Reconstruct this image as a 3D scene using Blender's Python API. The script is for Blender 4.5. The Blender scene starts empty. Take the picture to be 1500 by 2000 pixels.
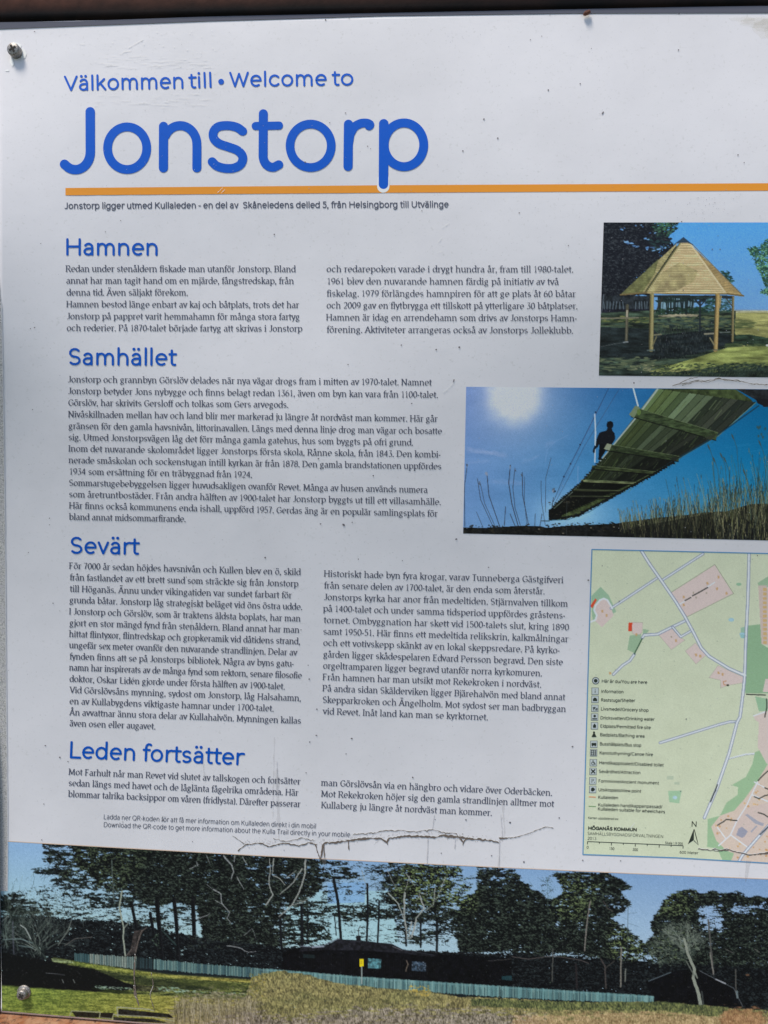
import bpy, math, random
import numpy as np
from mathutils import Matrix, Vector

# ------------------------------------------------------------------ camera, light, exposure
FPX = 1444.0                      # focal length in photograph pixels (1500 x 2000)
CAM = np.array([0.0, -0.58, 1.45])
down = np.array([(250 - 750), -(31000 - 1000), -FPX]); down /= np.linalg.norm(down)
left = np.array([(-23000 - 750), (1000 - 520), -FPX]); left -= down * left.dot(down); left /= np.linalg.norm(left)
Xc, Zc = -left, -down
Yc = np.cross(Zc, Xc)
W2C = np.stack([Xc, Yc, Zc], axis=1)
C2W = W2C.T
scene = bpy.context.scene
cam_data = bpy.data.cameras.new("camera")
cam = bpy.data.objects.new("camera", cam_data)
scene.collection.objects.link(cam)
cam.matrix_world = Matrix.Translation(Vector(CAM)) @ Matrix([list(r) for r in C2W]).to_4x4()
cam_data.sensor_fit = 'VERTICAL'
cam_data.sensor_height = 36.0
cam_data.lens = FPX / 2000 * 36.0
cam_data.clip_start = 0.01
cam_data.clip_end = 500
scene.camera = cam

SUN_EL, SUN_AZ = math.radians(66), math.radians(-42)     # azimuth measured from straight behind the camera, negative = left
world = bpy.data.worlds.new("World"); scene.world = world; world.use_nodes = True
nt = world.node_tree
sky = nt.nodes.new("ShaderNodeTexSky"); sky.sky_type = 'NISHITA'; sky.sun_disc = False
sky.sun_elevation = SUN_EL
sky.sun_rotation = math.pi - SUN_AZ
bg = nt.nodes["Background"]; bg.inputs[1].default_value = 0.055
nt.links.new(sky.outputs[0], bg.inputs[0])
sl = bpy.data.lights.new("sun", 'SUN'); sl.energy = 1.5; sl.angle = math.radians(16); sl.color = (1.0, 0.93, 0.81)
sun = bpy.data.objects.new("sun", sl); scene.collection.objects.link(sun)
sd = Vector((math.sin(SUN_AZ) * math.cos(SUN_EL), -math.cos(SUN_AZ) * math.cos(SUN_EL), math.sin(SUN_EL)))
sun.rotation_euler = sd.to_track_quat('Z', 'Y').to_euler()
sun.location = sd * 3
scene.view_settings.view_transform = 'Standard'
scene.view_settings.look = 'None'
scene.view_settings.gamma = 1
scene.view_settings.exposure = 1.5

random.seed(7); RNG = np.random.default_rng(11)

# ------------------------------------------------------------------ the buckled board surface: how far it stands proud of its plane
def sstep(a, b, v):
    t = np.clip((v - a) / (b - a), 0, 1); return t * t * (3 - 2 * t)
ZP = np.array([1.00, 1.05, 1.12, 1.20, 1.30, 1.42, 1.53, 1.64, 1.74, 1.84, 1.92])
SL = np.array([0.04, 0.04, 0.025, -0.01, -0.07, -0.125, -0.09, -0.02, 0.055, 0.085, 0.10])   # tilt of the face (positive = faces up)
zz = np.linspace(1.0, 1.92, 400)
ss = np.interp(zz, ZP, SL); k = np.ones(41) / 41
ss = np.convolve(np.pad(ss, 20, mode='edge'), k, mode='valid')
ff = -np.concatenate([[0], np.cumsum((ss[1:] + ss[:-1]) / 2 * np.diff(zz))])
ff -= ff[200]
def proud(x, z):
    b = np.interp(z, zz, ff)
    t_ = np.clip(np.abs(z - 1.43) / 0.36, 0, 1); win = (1 - t_ * t_) ** 1.5
    b = b + 0.10 * win * np.tanh((x - 0.02) / 0.10) * 0.07 * np.tanh((z - 1.555) / 0.07)
    b = b + 0.15 * win * np.exp(-(x + 0.30) / 0.08) * 0.075 * (1 + np.tanh((z - 1.54) / 0.075))
    return b + 0.0014 * np.sin(x * 6.0 + 0.6) * np.cos((z - 1.4) * 4.0)

def P(px, py, off=0.0):
    px = np.atleast_1d(np.asarray(px, float)); py = np.atleast_1d(np.asarray(py, float))
    d = np.stack([(px - 750) / FPX, -(py - 1000) / FPX, -np.ones_like(px)], -1) @ C2W.T
    t = (0 - CAM[1]) / d[:, 1]
    for _ in range(5):
        q = CAM + d * t[:, None]
        t = (-proud(q[:, 0], q[:, 2]) - CAM[1]) / d[:, 1]
    q = CAM + d * t[:, None]
    q[:, 1] -= off
    return q

# ------------------------------------------------------------------ materials
def principled(name, col=(.8, .8, .8), rough=.5, metal=0.0, spec=.5, attr=None):
    m = bpy.data.materials.new(name); m.use_nodes = True
    n = m.node_tree.nodes; l = m.node_tree.links; b = n["Principled BSDF"]
    b.inputs["Base Color"].default_value = (*col, 1)
    b.inputs["Roughness"].default_value = rough; b.inputs["Metallic"].default_value = metal
    b.inputs["Specular IOR Level"].default_value = spec
    if attr:
        a = n.new("ShaderNodeAttribute"); a.attribute_name = attr
        l.new(a.outputs["Color"], b.inputs["Base Color"])
    return m, n, l, b
def lin(c):
    c = np.asarray(c, float) / 255.0
    return np.where(c <= .04045, c / 12.92, ((c + .055) / 1.055) ** 2.4)
PRINT_GAIN = 1.40                 # printed colours are read off the lit photograph; this takes the light's level back out
def ink(r, g, b, gain=PRINT_GAIN):
    return tuple(np.minimum(lin((r, g, b)) * gain, .85))
def noise_mix(n, l, vec, scale, c1, c2, lo=.4, hi=.6, detail=6, rough=.6):
    t = n.new("ShaderNodeTexNoise"); t.inputs["Scale"].default_value = scale; t.inputs["Detail"].default_value = detail
    t.inputs["Roughness"].default_value = rough
    l.new(vec, t.inputs["Vector"])
    r = n.new("ShaderNodeMapRange"); r.inputs[1].default_value = lo; r.inputs[2].default_value = hi
    l.new(t.outputs[0], r.inputs[0])
    mx = n.new("ShaderNodeMix"); mx.data_type = 'RGBA'
    l.new(r.outputs[0], mx.inputs[0])
    for i, c in ((6, c1), (7, c2)):
        if isinstance(c, tuple): mx.inputs[i].default_value = (*c, 1)
        else: l.new(c, mx.inputs[i])
    return mx.outputs[2], r.outputs[0]
def laminate(name, col=None, attr=None, grime=True):
    """Clear laminate over print: one gloss, one fine orange-peel relief and one veil of dust for panel and print alike."""
    m, n, l, b = principled(name, col or (.8, .8, .8), .42, 0, .22, attr)
    g = n.new("ShaderNodeNewGeometry")
    src = None
    if attr: src = [x for x in n if x.type == 'ATTRIBUTE'][0].outputs["Color"]
    base = src if attr else col
    if grime:
        if col and not attr:
            dirt = tuple(c * .93 + .0 for c in col)
            o, _ = noise_mix(n, l, g.outputs["Position"], 9, base, dirt, .42, .68)
            veil = tuple(.55 * a + .45 * b_ for a, b_ in zip(col, (.50, .49, .47)))
            o2, _ = noise_mix(n, l, g.outputs["Position"], 420, o, veil, .60, .78, 3)
            l.new(o2, b.inputs["Base Color"])
        else:
            o2, _ = noise_mix(n, l, g.outputs["Position"], 520, base, (.30, .31, .31), .62, 2.4, 3)
            l.new(o2, b.inputs["Base Color"])
    t = n.new("ShaderNodeTexNoise"); t.inputs["Scale"].default_value = 650; t.inputs["Detail"].default_value = 2
    l.new(g.outputs["Position"], t.inputs["Vector"])
    t2 = n.new("ShaderNodeTexNoise"); t2.inputs["Scale"].default_value = 28; t2.inputs["Detail"].default_value = 3
    l.new(g.outputs["Position"], t2.inputs["Vector"])
    bp = n.new("ShaderNodeBump"); bp.inputs["Strength"].default_value = .35; bp.inputs["Distance"].default_value = .00004
    bp2 = n.new("ShaderNodeBump"); bp2.inputs["Strength"].default_value = .5; bp2.inputs["Distance"].default_value = .0007
    l.new(t.outputs[0], bp.inputs["Height"]); l.new(t2.outputs[0], bp2.inputs["Height"])
    l.new(bp2.outputs[0], bp.inputs["Normal"]); l.new(bp.outputs[0], b.inputs["Normal"])
    return m

# ------------------------------------------------------------------ object helpers
COL = scene.collection
board = bpy.data.objects.new("information_board", None); COL.objects.link(board)
board.location = (0, 0, 0)
board["label"] = "weathered white information board with blue lettering, printed photos and map, in a dark steel frame"
board["category"] = "information board"
def link(name, me, mat, parent=board, label=None, smooth=False, kind=None):
    o = bpy.data.objects.new(name, me); COL.objects.link(o)
    if mat: me.materials.append(mat)
    if parent: o.parent = parent
    if label: o["label"] = label
    if kind: o["kind"] = kind
    if smooth: me.polygons.foreach_set("use_smooth", [True] * len(me.polygons))
    return o
def grid_mesh(name, pts, nu, nv, colors=None):
    """pts: (nv*nu,3) row-major from the top row down."""
    me = bpy.data.meshes.new(name)
    i = np.arange((nu - 1) * (nv - 1)); r, c = i // (nu - 1), i % (nu - 1)
    a = r * nu + c
    q = np.stack([a, a + nu, a + nu + 1, a + 1], -1).astype(np.int32)
    me.vertices.add(len(pts)); me.vertices.foreach_set("co", pts.astype(np.float32).ravel())
    me.loops.add(q.size); me.loops.foreach_set("vertex_index", q.ravel())
    me.polygons.add(len(q)); me.polygons.foreach_set("loop_start", np.arange(0, q.size, 4, dtype=np.int32))
    if colors is not None:
        at = me.color_attributes.new("print", 'FLOAT_COLOR', 'POINT')
        at.data.foreach_set("color", np.c_[colors, np.ones(len(colors))].astype(np.float32).ravel())
    me.update(); me.validate()
    me.polygons.foreach_set("use_smooth", [True] * len(q))
    return me

class Flat:
    """Flat printed shapes, given in photograph pixels and laid on the board surface; every stroke a hair above the last."""
    def __init__(s, off): s.v = []; s.o = []; s.f = []; s.off = off; s.n = 0; s.dz = 3e-6
    def add(s, pts, faces):
        b = len(s.v); s.v.extend(pts); s.o.extend([s.off + s.n * s.dz] * len(pts))
        s.f.extend([tuple(b + i for i in f) for f in faces]); s.n = (s.n + 1) % 14
    def stroke(s, pts, hw, round_=True, closed=False, capn=6):
        """pts: list of px points; hw: number or list of half widths"""
        p = np.array(pts, float); n = len(p)
        h = np.full(n, hw) if np.isscalar(hw) else np.asarray(hw, float)
        if not closed and np.max(np.abs(np.diff(p, axis=0))) > 14:      # follow the bulge of the panel
            q, g = [], []
            for i in range(n - 1):
                m = max(1, int(np.linalg.norm(p[i + 1] - p[i]) / 10))
                for j in range(m): q.append(p[i] + (p[i + 1] - p[i]) * j / m); g.append(h[i] + (h[i + 1] - h[i]) * j / m)
            q.append(p[-1]); g.append(h[-1]); p, h = np.array(q), np.array(g); n = len(p)
        if closed:
            t = np.roll(p, -1, 0) - np.roll(p, 1, 0)
        else:
            t = np.empty_like(p); t[1:-1] = p[2:] - p[:-2]; t[0] = p[1] - p[0]; t[-1] = p[-1] - p[-2]
            seg = np.diff(p, axis=0); sl_ = np.linalg.norm(seg, axis=1, keepdims=True) + 1e-9; seg = seg / sl_
            t[1:-1] = seg[1:] + seg[:-1]
        t /= np.linalg.norm(t, axis=1, keepdims=True) + 1e-9
        nn = np.stack([-t[:, 1], t[:, 0]], -1)
        L = p + nn * h[:, None]; R = p - nn * h[:, None]
        vs = [tuple(q) for q in L] + [tuple(q) for q in R]; fs = []
        m = n if closed else n - 1
        for i in range(m):
            j = (i + 1) % n; fs.append((i, j, n + j, n + i))
        if round_ and not closed:
            for e, sg in ((0, -1), (n - 1, 1)):
                c = len(vs); vs.append(tuple(p[e])); a0 = math.atan2(nn[e][1], nn[e][0])
                ring = [e]
                for k_ in range(1, capn):
                    a = a0 - sg * math.pi * k_ / capn
                    vs.append((p[e][0] + math.cos(a) * h[e], p[e][1] + math.sin(a) * h[e])); ring.append(len(vs) - 1)
                ring.append(n + e)
                for a_, b_ in zip(ring[:-1], ring[1:]): fs.append((c, a_, b_))
        s.add(vs, fs)
    def disc(s, x, y, rx, ry=None, n=10, jit=0):
        ry = ry or rx
        vs = [(x, y)] + [(x + math.cos(2 * math.pi * i / n) * rx * (1 + random.uniform(-jit, jit)), y + math.sin(2 * math.pi * i / n) * ry * (1 + random.uniform(-jit, jit))) for i in range(n)]
        s.add(vs, [(0, 1 + i, 1 + (i + 1) % n) for i in range(n)])
    def poly(s, pts): s.add(list(pts), [tuple(range(len(pts)))])
    def build(s, name, mat, label=None, kind=None, parent=board):
        v = np.array(s.v); q = P(v[:, 0], v[:, 1]); q[:, 1] -= np.array(s.o)
        me = bpy.data.meshes.new(name); me.from_pydata([tuple(a) for a in q], [], s.f); me.update()
        return link(name, me, mat, parent, label, kind=kind)
# ------------------------------------------------------------------ the two printed alphabets, drawn as pen strokes (x-height 1)
C, AS, DE = 1.40, 1.50, -.42
def A(cx, cy, rx, ry, a0, a1, n=None):
    n = n or max(3, int(abs(a1 - a0) / 24))
    return [(cx + rx * math.cos(math.radians(a0 + (a1 - a0) * i / n)), cy + ry * math.sin(math.radians(a0 + (a1 - a0) * i / n))) for i in range(n + 1)]
def dots(x): return [('dot', x - .2, 1.34), ('dot', x + .2, 1.34)]
def ring(x, y=1.4): return [('s', A(x, y, .15, .15, 90, 450, 8))]
E_ = lambda cx=.44, w=.44: ('s', A(cx, .5, w, .5, 0, 360, 16))
def S(w, lo, hi):
    h = hi - lo; r = h / 4
    top = A(w / 2, hi - r, w / 2 * .94, r, 35, 260, 7); bot = A(w / 2, lo + r, w / 2, r, 80, -145, 7)
    return [('s', top + bot)]
n_arch = ('s', [(0, .55)] + A(.38, .6, .38, .4, 165, 0) + [(.76, 0)])
G = {
 'a': (.74, [('s', A(.38, .68, .32, .32, 150, 0) + [(.70, 0)]), ('s', [(.70, .56), (.42, .56)] + A(.38, .28, .35, .28, 95, 270) + [(.52, .03), (.70, .2)])], [(.76, 0, 'r')]),
 'b': (.86, [('s', [(0, AS), (0, 0)]), E_(.43, .43)], [(0, AS, 'l')]),
 'c': (.78, [('s', A(.45, .5, .45, .5, 42, 318))], []),
 'd': (.86, [('s', [(.86, AS), (.86, 0)]), E_(.43, .43)], [(.86, AS, 'l'), (.9, 0, 'r')]),
 'e': (.84, [('s', [(.03, .52), (.85, .52)] + A(.44, .5, .44, .5, 4, 305))], []),
 'f': (.44, [('s', A(.46, 1.22, .25, .28, 50, 180) + [(.21, 0)]), ('h', [(-.06, .98), (.52, .98)])], [(.21, 0, 'b')]),
 'g': (.86, [E_(.43, .43), ('s', [(.86, 1), (.86, 0)] + A(.44, -.02, .42, .42, 0, -145))], []),
 'h': (.76, [('s', [(0, AS), (0, 0)]), n_arch], [(0, AS, 'l'), (0, 0, 'b'), (.76, 0, 'b')]),
 'i': (.0, [('s', [(0, 1), (0, 0)]), ('dot', 0, 1.36)], [(0, 1, 'l'), (0, 0, 'b')]),
 'j': (.12, [('s', [(.1, 1), (.1, -.15)] + A(-.12, -.15, .22, .27, -20, -100)), ('dot', .1, 1.36)], [(.1, 1, 'l')]),
 'k': (.72, [('s', [(0, AS), (0, 0)]), ('s', [(.62, 1), (.03, .42)]), ('s', [(.24, .62), (.72, 0)])], [(0, AS, 'l'), (0, 0, 'b'), (.62, 1, 'b'), (.72, 0, 'b')]),
 'l': (.0, [('s', [(0, AS), (0, 0)])], [(0, AS, 'l'), (0, 0, 'b')]),
 'm': (1.34, [('s', [(0, 1), (0, 0)]), ('s', [(0, .55)] + A(.335, .6, .335, .4, 165, 0) + [(.67, 0)]), ('s', [(.67, .55)] + A(1.005, .6, .335, .4, 165, 0) + [(1.34, 0)])], [(0, 1, 'l'), (0, 0, 'b'), (.67, 0, 'b'), (1.34, 0, 'b')]),
 'n': (.76, [('s', [(0, 1), (0, 0)]), n_arch], [(0, 1, 'l'), (0, 0, 'b'), (.76, 0, 'b')]),
 'o': (.90, [E_(.45, .45)], []),
 'p': (.86, [('s', [(0, 1), (0, DE)]), E_(.43, .43)], [(0, 1, 'l'), (0, DE, 'b')]),
 'q': (.86, [('s', [(.86, 1), (.86, DE)]), E_(.43, .43)], [(.86, DE, 'b')]),
 'r': (.46, [('s', [(0, 1), (0, 0)]), ('s', [(0, .5)] + A(.4, .6, .4, .4, 165, 68))], [(0, 1, 'l'), (0, 0, 'b')]),
 's': (.66, S(.66, 0, 1), []),
 't': (.50, [('s', [(.2, 1.32), (.2, .25)] + A(.42, .25, .22, .25, 190, 290)), ('h', [(-.06, .98), (.56, .98)])], []),
 'u': (.76, [('s', [(0, 1)] + A(.36, .38, .36, .38, 180, 300) + [(.76, .3)]), ('s', [(.76, 1), (.76, 0)])], [(0, 1, 'l'), (.76, 1, 'l'), (.8, 0, 'r')]),
 'v': (.80, [('s', [(0, 1), (.4, 0)]), ('s', [(.4, 0), (.8, 1)])], [(0, 1, 'b'), (.8, 1, 'b')]),
 'w': (1.26, [('s', [(0, 1), (.33, 0)]), ('s', [(.33, 0), (.63, 1)]), ('s', [(.63, 1), (.93, 0)]), ('s', [(.93, 0), (1.26, 1)])], [(0, 1, 'b'), (1.26, 1, 'b')]),
 'x': (.76, [('s', [(0, 1), (.76, 0)]), ('s', [(0, 0), (.76, 1)])], [(0, 1, 'b'), (.76, 0, 'b'), (0, 0, 'b'), (.76, 1, 'b')]),
 'y': (.80, [('s', [(0, 1), (.41, .02)]), ('s', [(.8, 1), (.36, -.2), (.22, -.4), (.04, -.42)])], [(0, 1, 'b'), (.8, 1, 'b')]),
 'z': (.66, [('h', [(0, 1), (.66, 1)]), ('s', [(.66, 1), (0, 0)]), ('h', [(0, 0), (.68, 0)])], []),
 'A': (1.16, [('s', [(.58, C), (0, 0)]), ('s', [(.58, C), (1.16, 0)]), ('h', [(.2, .45), (.96, .45)])], [(0, 0, 'b'), (1.16, 0, 'b')]),
 'B': (.9, [('s', [(0, 0), (0, C)]), ('s', [(0, C), (.5, C)] + A(.5, 1.07, .34, .33, 80, -80) + [(0, .74)]), ('s', [(.4, .74)] + A(.5, .37, .4, .37, 80, -80) + [(0, 0)])], [(-.05, 0, 'b'), (-.05, C, 'b')]),
 'C': (1.12, [('s', A(.64, .7, .64, .7, 42, 318))], []),
 'D': (1.1, [('s', [(0, 0), (0, C)]), ('s', [(0, C), (.4, C)] + A(.42, .7, .68, .7, 80, -80) + [(.4, 0), (0, 0)])], [(-.05, 0, 'b'), (-.05, C, 'b')]),
 'E': (.82, [('s', [(0, 0), (0, C)]), ('h', [(0, C), (.8, C)]), ('h', [(0, .74), (.66, .74)]), ('h', [(0, 0), (.84, 0)])], [(-.05, 0, 'b'), (-.05, C, 'b')]),
 'F': (.78, [('s', [(0, 0), (0, C)]), ('h', [(0, C), (.78, C)]), ('h', [(0, .72), (.62, .72)])], [(0, 0, 'b'), (-.05, C, 'b')]),
 'G': (1.14, [('s', A(.64, .7, .64, .7, 42, 330) + [(1.16, .55)]), ('h', [(.72, .62), (1.18, .62)])], []),
 'H': (1.06, [('s', [(0, 0), (0, C)]), ('s', [(1.06, 0), (1.06, C)]), ('h', [(0, .74), (1.06, .74)])], [(0, 0, 'b'), (0, C, 'b'), (1.06, 0, 'b'), (1.06, C, 'b')]),
 'I': (.0, [('s', [(0, 0), (0, C)])], [(0, 0, 'b'), (0, C, 'b')]),
 'J': (.5, [('s', [(.5, C), (.5, .3)] + A(.18, .3, .32, .3, -10, -130))], [(.5, C, 'b')]),
 'K': (1.0, [('s', [(0, 0), (0, C)]), ('s', [(.9, C), (.04, .58)]), ('s', [(.3, .8), (1.0, 0)])], [(0, 0, 'b'), (0, C, 'b'), (.9, C, 'b'), (1, 0, 'b')]),
 'L': (.76, [('s', [(0, C), (0, 0)]), ('h', [(0, 0), (.8, 0)])], [(0, C, 'b')]),
 'M': (1.34, [('s', [(0, 0), (.06, C)]), ('s', [(.06, C), (.67, .1)]), ('s', [(.67, .1), (1.28, C)]), ('s', [(1.28, C), (1.34, 0)])], [(0, 0, 'b'), (0, C, 'l'), (1.34, 0, 'b')]),
 'N': (1.06, [('s', [(0, 0), (0, C)]), ('s', [(0, C), (1.06, 0)]), ('s', [(1.06, 0), (1.06, C)])], [(0, 0, 'b'), (0, C, 'l'), (1.06, C, 'b')]),
 'O': (1.3, [('s', A(.65, .7, .65, .7, 0, 360, 20))], []),
 'P': (.86, [('s', [(0, 0), (0, C)]), ('s', [(0, C), (.44, C)] + A(.46, 1.02, .4, .38, 80, -80) + [(0, .64)])], [(0, 0, 'b'), (-.05, C, 'b')]),
 'Q': (1.3, [('s', A(.65, .7, .65, .7, 0, 360, 20)), ('s', [(.75, .35), (1.2, -.1)])], []),
 'R': (.96, [('s', [(0, 0), (0, C)]), ('s', [(0, C), (.44, C)] + A(.46, 1.04, .4, .36, 80, -80) + [(0, .68)]), ('s', [(.46, .66), (.96, 0)])], [(0, 0, 'b'), (-.05, C, 'b'), (1, 0, 'b')]),
 'S': (.86, S(.86, 0, C), []),
 'T': (1.0, [('s', [(.5, C), (.5, 0)]), ('h', [(0, C), (1.0, C)])], [(.5, 0, 'b')]),
 'U': (1.04, [('s', [(0, C), (0, .5)] + A(.52, .5, .52, .5, 185, 355) + [(1.04, C)])], [(0, C, 'b'), (1.04, C, 'b')]),
 'V': (1.1, [('s', [(0, C), (.55, 0)]), ('s', [(.55, 0), (1.1, C)])], [(0, C, 'b'), (1.1, C, 'b')]),
 'W': (1.6, [('s', [(0, C), (.42, 0)]), ('s', [(.42, 0), (.8, C * .9)]), ('s', [(.8, C * .9), (1.18, 0)]), ('s', [(1.18, 0), (1.6, C)])], [(0, C, 'b'), (1.6, C, 'b')]),
 'Y': (1.0, [('s', [(0, C), (.5, .66)]), ('s', [(1, C), (.5, .66)]), ('s', [(.5, .66), (.5, 0)])], [(.5, 0, 'b'), (0, C, 'b'), (1, C, 'b')]),
 '0': (.84, [('s', A(.42, .7, .42, .7, 0, 360, 18))], []),
 '1': (.5, [('s', [(.04, 1.14), (.34, C), (.34, 0)])], [(.34, 0, 'b')]),
 '2': (.8, [('s', A(.4, 1.0, .38, .4, 155, -15) + [(.62, .6), (.02, 0)]), ('h', [(0, 0), (.8, 0)])], []),
 '3': (.76, [('s', [(.08, C), (.7, C), (.34, .82)] + A(.34, .41, .42, .41, 85, -140))], []),
 '4': (.88, [('s', [(.64, 0), (.64, C)]), ('s', [(.64, C), (0, .42)]), ('h', [(0, .42), (.88, .42)])], []),
 '5': (.76, [('h', [(.14, C), (.72, C)]), ('s', [(.14, C), (.1, .8)] + A(.34, .44, .42, .44, 110, -140))], []),
 '6': (.82, [('s', A(.41, .43, .41, .43, 0, 360, 14)), ('s', [(.01, .5), (.1, .95), (.34, 1.26), (.68, C)])], []),
 '7': (.78, [('h', [(0, C), (.78, C)]), ('s', [(.78, C), (.45, .7), (.3, 0)])], []),
 '8': (.8, [('s', A(.4, 1.05, .33, .33, 0, 360, 14)), ('s', A(.4, .37, .4, .37, 0, 360, 14))], []),
 '9': (.82, [('s', A(.41, .97, .41, .43, 0, 360, 14)), ('s', [(.81, .9), (.72, .45), (.48, .14), (.14, 0)])], []),
 '.': (.06, [('dot', .05, .02)], []), ',': (.1, [('dot', .06, .03), ('s', [(.09, .02), (-.02, -.26)])], []),
 '-': (.4, [('h', [(0, .5), (.4, .5)])], []), '(': (.3, [('s', A(.5, .6, .45, .95, 125, 235))], []),
 ')': (.3, [('s', A(-.2, .6, .45, .95, 55, -55))], []), '/': (.5, [('s', [(0, -.1), (.5, C + .1)])], []), ':': (.06, [('dot', .05, .02), ('dot', .05, .9)], []),
}
G['å'] = (G['a'][0], G['a'][1] + ring(.38), G['a'][2]); G['ä'] = (G['a'][0], G['a'][1] + dots(.38), G['a'][2])
G['ö'] = (G['o'][0], G['o'][1] + dots(.45), []); G['é'] = (G['e'][0], G['e'][1] + [('s', [(.35, 1.2), (.6, 1.48)])], [])
up = lambda L: [('dot', d[1], d[2] + .38) if d[0] == 'dot' else ('s', [(x, y + .26) for x, y in d[1]]) for d in L]
G['Å'] = (G['A'][0], G['A'][1] + up(ring(.58, 1.4)), G['A'][2]); G['Ä'] = (G['A'][0], G['A'][1] + up(dots(.58)), G['A'][2])
G['Ö'] = (G['O'][0], G['O'][1] + up(dots(.65)), [])
G2 = {'g': (.80, [('s', A(.38, .66, .31, .33, 0, 360, 12)), ('s', [(.2, .38), (.13, .2), (.3, .09), (.6, .04)]), ('s', A(.4, -.2, .4, .24, 50, 400, 12)), ('h', [(.6, .92), (.84, .98)])], [])}
NIB = math.radians(22)
ST_L = set('bhiklmnprBDEFHIKLMNPRU'); ST_R = set('dhilmnHIMNUN')
DG = set('vwyxkAVWYTKXzåäa/')
def bearing(ch, serif):
    """left and right side bearings round the stroke centre lines"""
    l = (.31 if serif else .245) if ch in ST_L else (.12 if ch in 'vwyxAVWYT/' else .18)
    r = (.31 if serif else .245) if ch in ST_R else (.12 if ch in 'vwyxkAVWYTKL/' else .18)
    if ch in 'aåä': l, r = .14, (.24 if serif else .22)
    if ch in 'u': l, r = .24, (.27 if serif else .23)
    if ch in 'gdq': l, r = .15, (.24 if serif else .23)
    if ch in 'pb': r = .15
    if ch in 'ft': l, r = .11, .10
    if ch == 'J': l, r = .16, .25
    if ch == '1': l, r = .2, .3
    if ch == 'r': r = .08
    if ch == 'j': l, r = .24, .2
    if ch in '.,:': l, r = .2, .2
    if ch in '-': l, r = .10, .10
    if ch in '023456789': l, r = .16, .16
    return l, r
def glyph_adv(ch, serif):
    if ch == ' ': return .60 if serif else .50
    g = (G2.get(ch) if serif else None) or G[ch]
    l, r = bearing(ch, serif)
    return g[0] + l + r
def text(fl, s, x0, y0, x1, y1, xh, wt, serif=False, cap=1.40, smooth=1):
    """lay a line of print from (x0,y0) to (x1,y1) along its baseline; xh = x-height, wt = stroke weight in photograph pixels"""
    tot = sum(glyph_adv(c, serif) for c in s) - bearing(s[0], serif)[0] - bearing(s[-1], serif)[1]
    L = math.hypot(x1 - x0, y1 - y0); ux, uy = (x1 - x0) / L, (y1 - y0) / L
    xs = (L - (0 if serif else wt)) / tot
    sy = xh - (wt if not serif else wt * .45); ks = cap / 1.40
    lift = wt / 2 if not serif else wt * .22
    pen = 0 if serif else wt / 2 / xs
    cursor = pen - bearing(s[0], serif)[0]
    def mp(p):
        gx = (cursor + p[0]) * xs
        yy = p[1] * sy
        if p[1] > 1.05: yy = (1 + (p[1] - 1) * (ks * 1.4 - 1) / .4) * sy
        yy += lift
        return (x0 + ux * gx - (-uy) * yy * 1.0 + 0, y0 + uy * gx - ux * yy)
    for ch in s:
        if ch == ' ': cursor += glyph_adv(ch, serif); continue
        g = (G2.get(ch) if serif else None) or G[ch]
        lb = bearing(ch, serif)[0]; cursor += lb
        for st in g[1]:
            if st[0] == 'dot':
                q = mp((st[1], st[2] + (0 if serif or st[2] < 1 else .12 if st[2] > 1.35 else .08))); fl.disc(q[0], q[1], wt * (.62 if serif else .66), n=7 if wt < 4 else 14); continue
            pts = [mp((max(p[0], 0), p[1]) if (not serif and ch in 'tf' and st[0] == 'h') else p) for p in st[1]]
            closed = len(pts) > 6 and math.hypot(pts[0][0] - pts[-1][0], pts[0][1] - pts[-1][1]) < .02 * xh
            if closed: pts = pts[:-1]
            if serif:
                if st[0] == 'h': hw = wt * (.42 if ch == '-' else .38 if ch in 'tf' else .3)
                else:
                    a = np.array(pts); t = np.gradient(a, axis=0) if not closed else np.roll(a, -1, 0) - np.roll(a, 1, 0)
                    th = np.arctan2(-t[:, 1], t[:, 0])
                    hw = np.maximum(.42, np.abs(np.sin(th - NIB))) * wt * .52
                fl.stroke(pts, hw, False, closed)
            else:
                fl.stroke(pts, wt / 2, wt > 1.2, closed, 4 if wt < 3 else 8)
        if serif:
            for sx, sy_, kd in g[2]:
                a, b = {'b': (-.24, .24), 'l': (-.27, .06), 'r': (-.05, .2)}[kd]
                p, q = mp((sx + a, sy_ - (.0 if kd != 'l' else .03))), mp((sx + b, sy_ + (.0 if kd != 'l' else .03)))
                fl.stroke([p, q], wt * .25, False)
        cursor += glyph_adv(ch, serif) - lb
# ------------------------------------------------------------------ painter for the four printed pictures (colours stored on the mesh)
def vnoise(h, w, cell, seed=0, oct=3, cy=None):
    r = np.random.default_rng(seed); out = np.zeros((h, w)); amp = 1; tot = 0; cy = cy or cell
    for o in range(oct):
        gh, gw = int(h / cy) + 3, int(w / cell) + 3
        g = r.random((gh, gw))
        y = np.arange(h) / cy; x = np.arange(w) / cell
        yi, xi = y.astype(int), x.astype(int); fy, fx = (y - yi)[:, None], (x - xi)[None]
        fy = fy * fy * (3 - 2 * fy); fx = fx * fx * (3 - 2 * fx)
        a = g[yi][:, xi]; b = g[yi][:, xi + 1]; c = g[yi + 1][:, xi]; d = g[yi + 1][:, xi + 1]
        out += amp * ((a * (1 - fx) + b * fx) * (1 - fy) + (c * (1 - fx) + d * fx) * fy)
        tot += amp; amp *= .55; cell = max(1.2, cell / 2); cy = max(1.2, cy / 2)
    return out / tot
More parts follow.
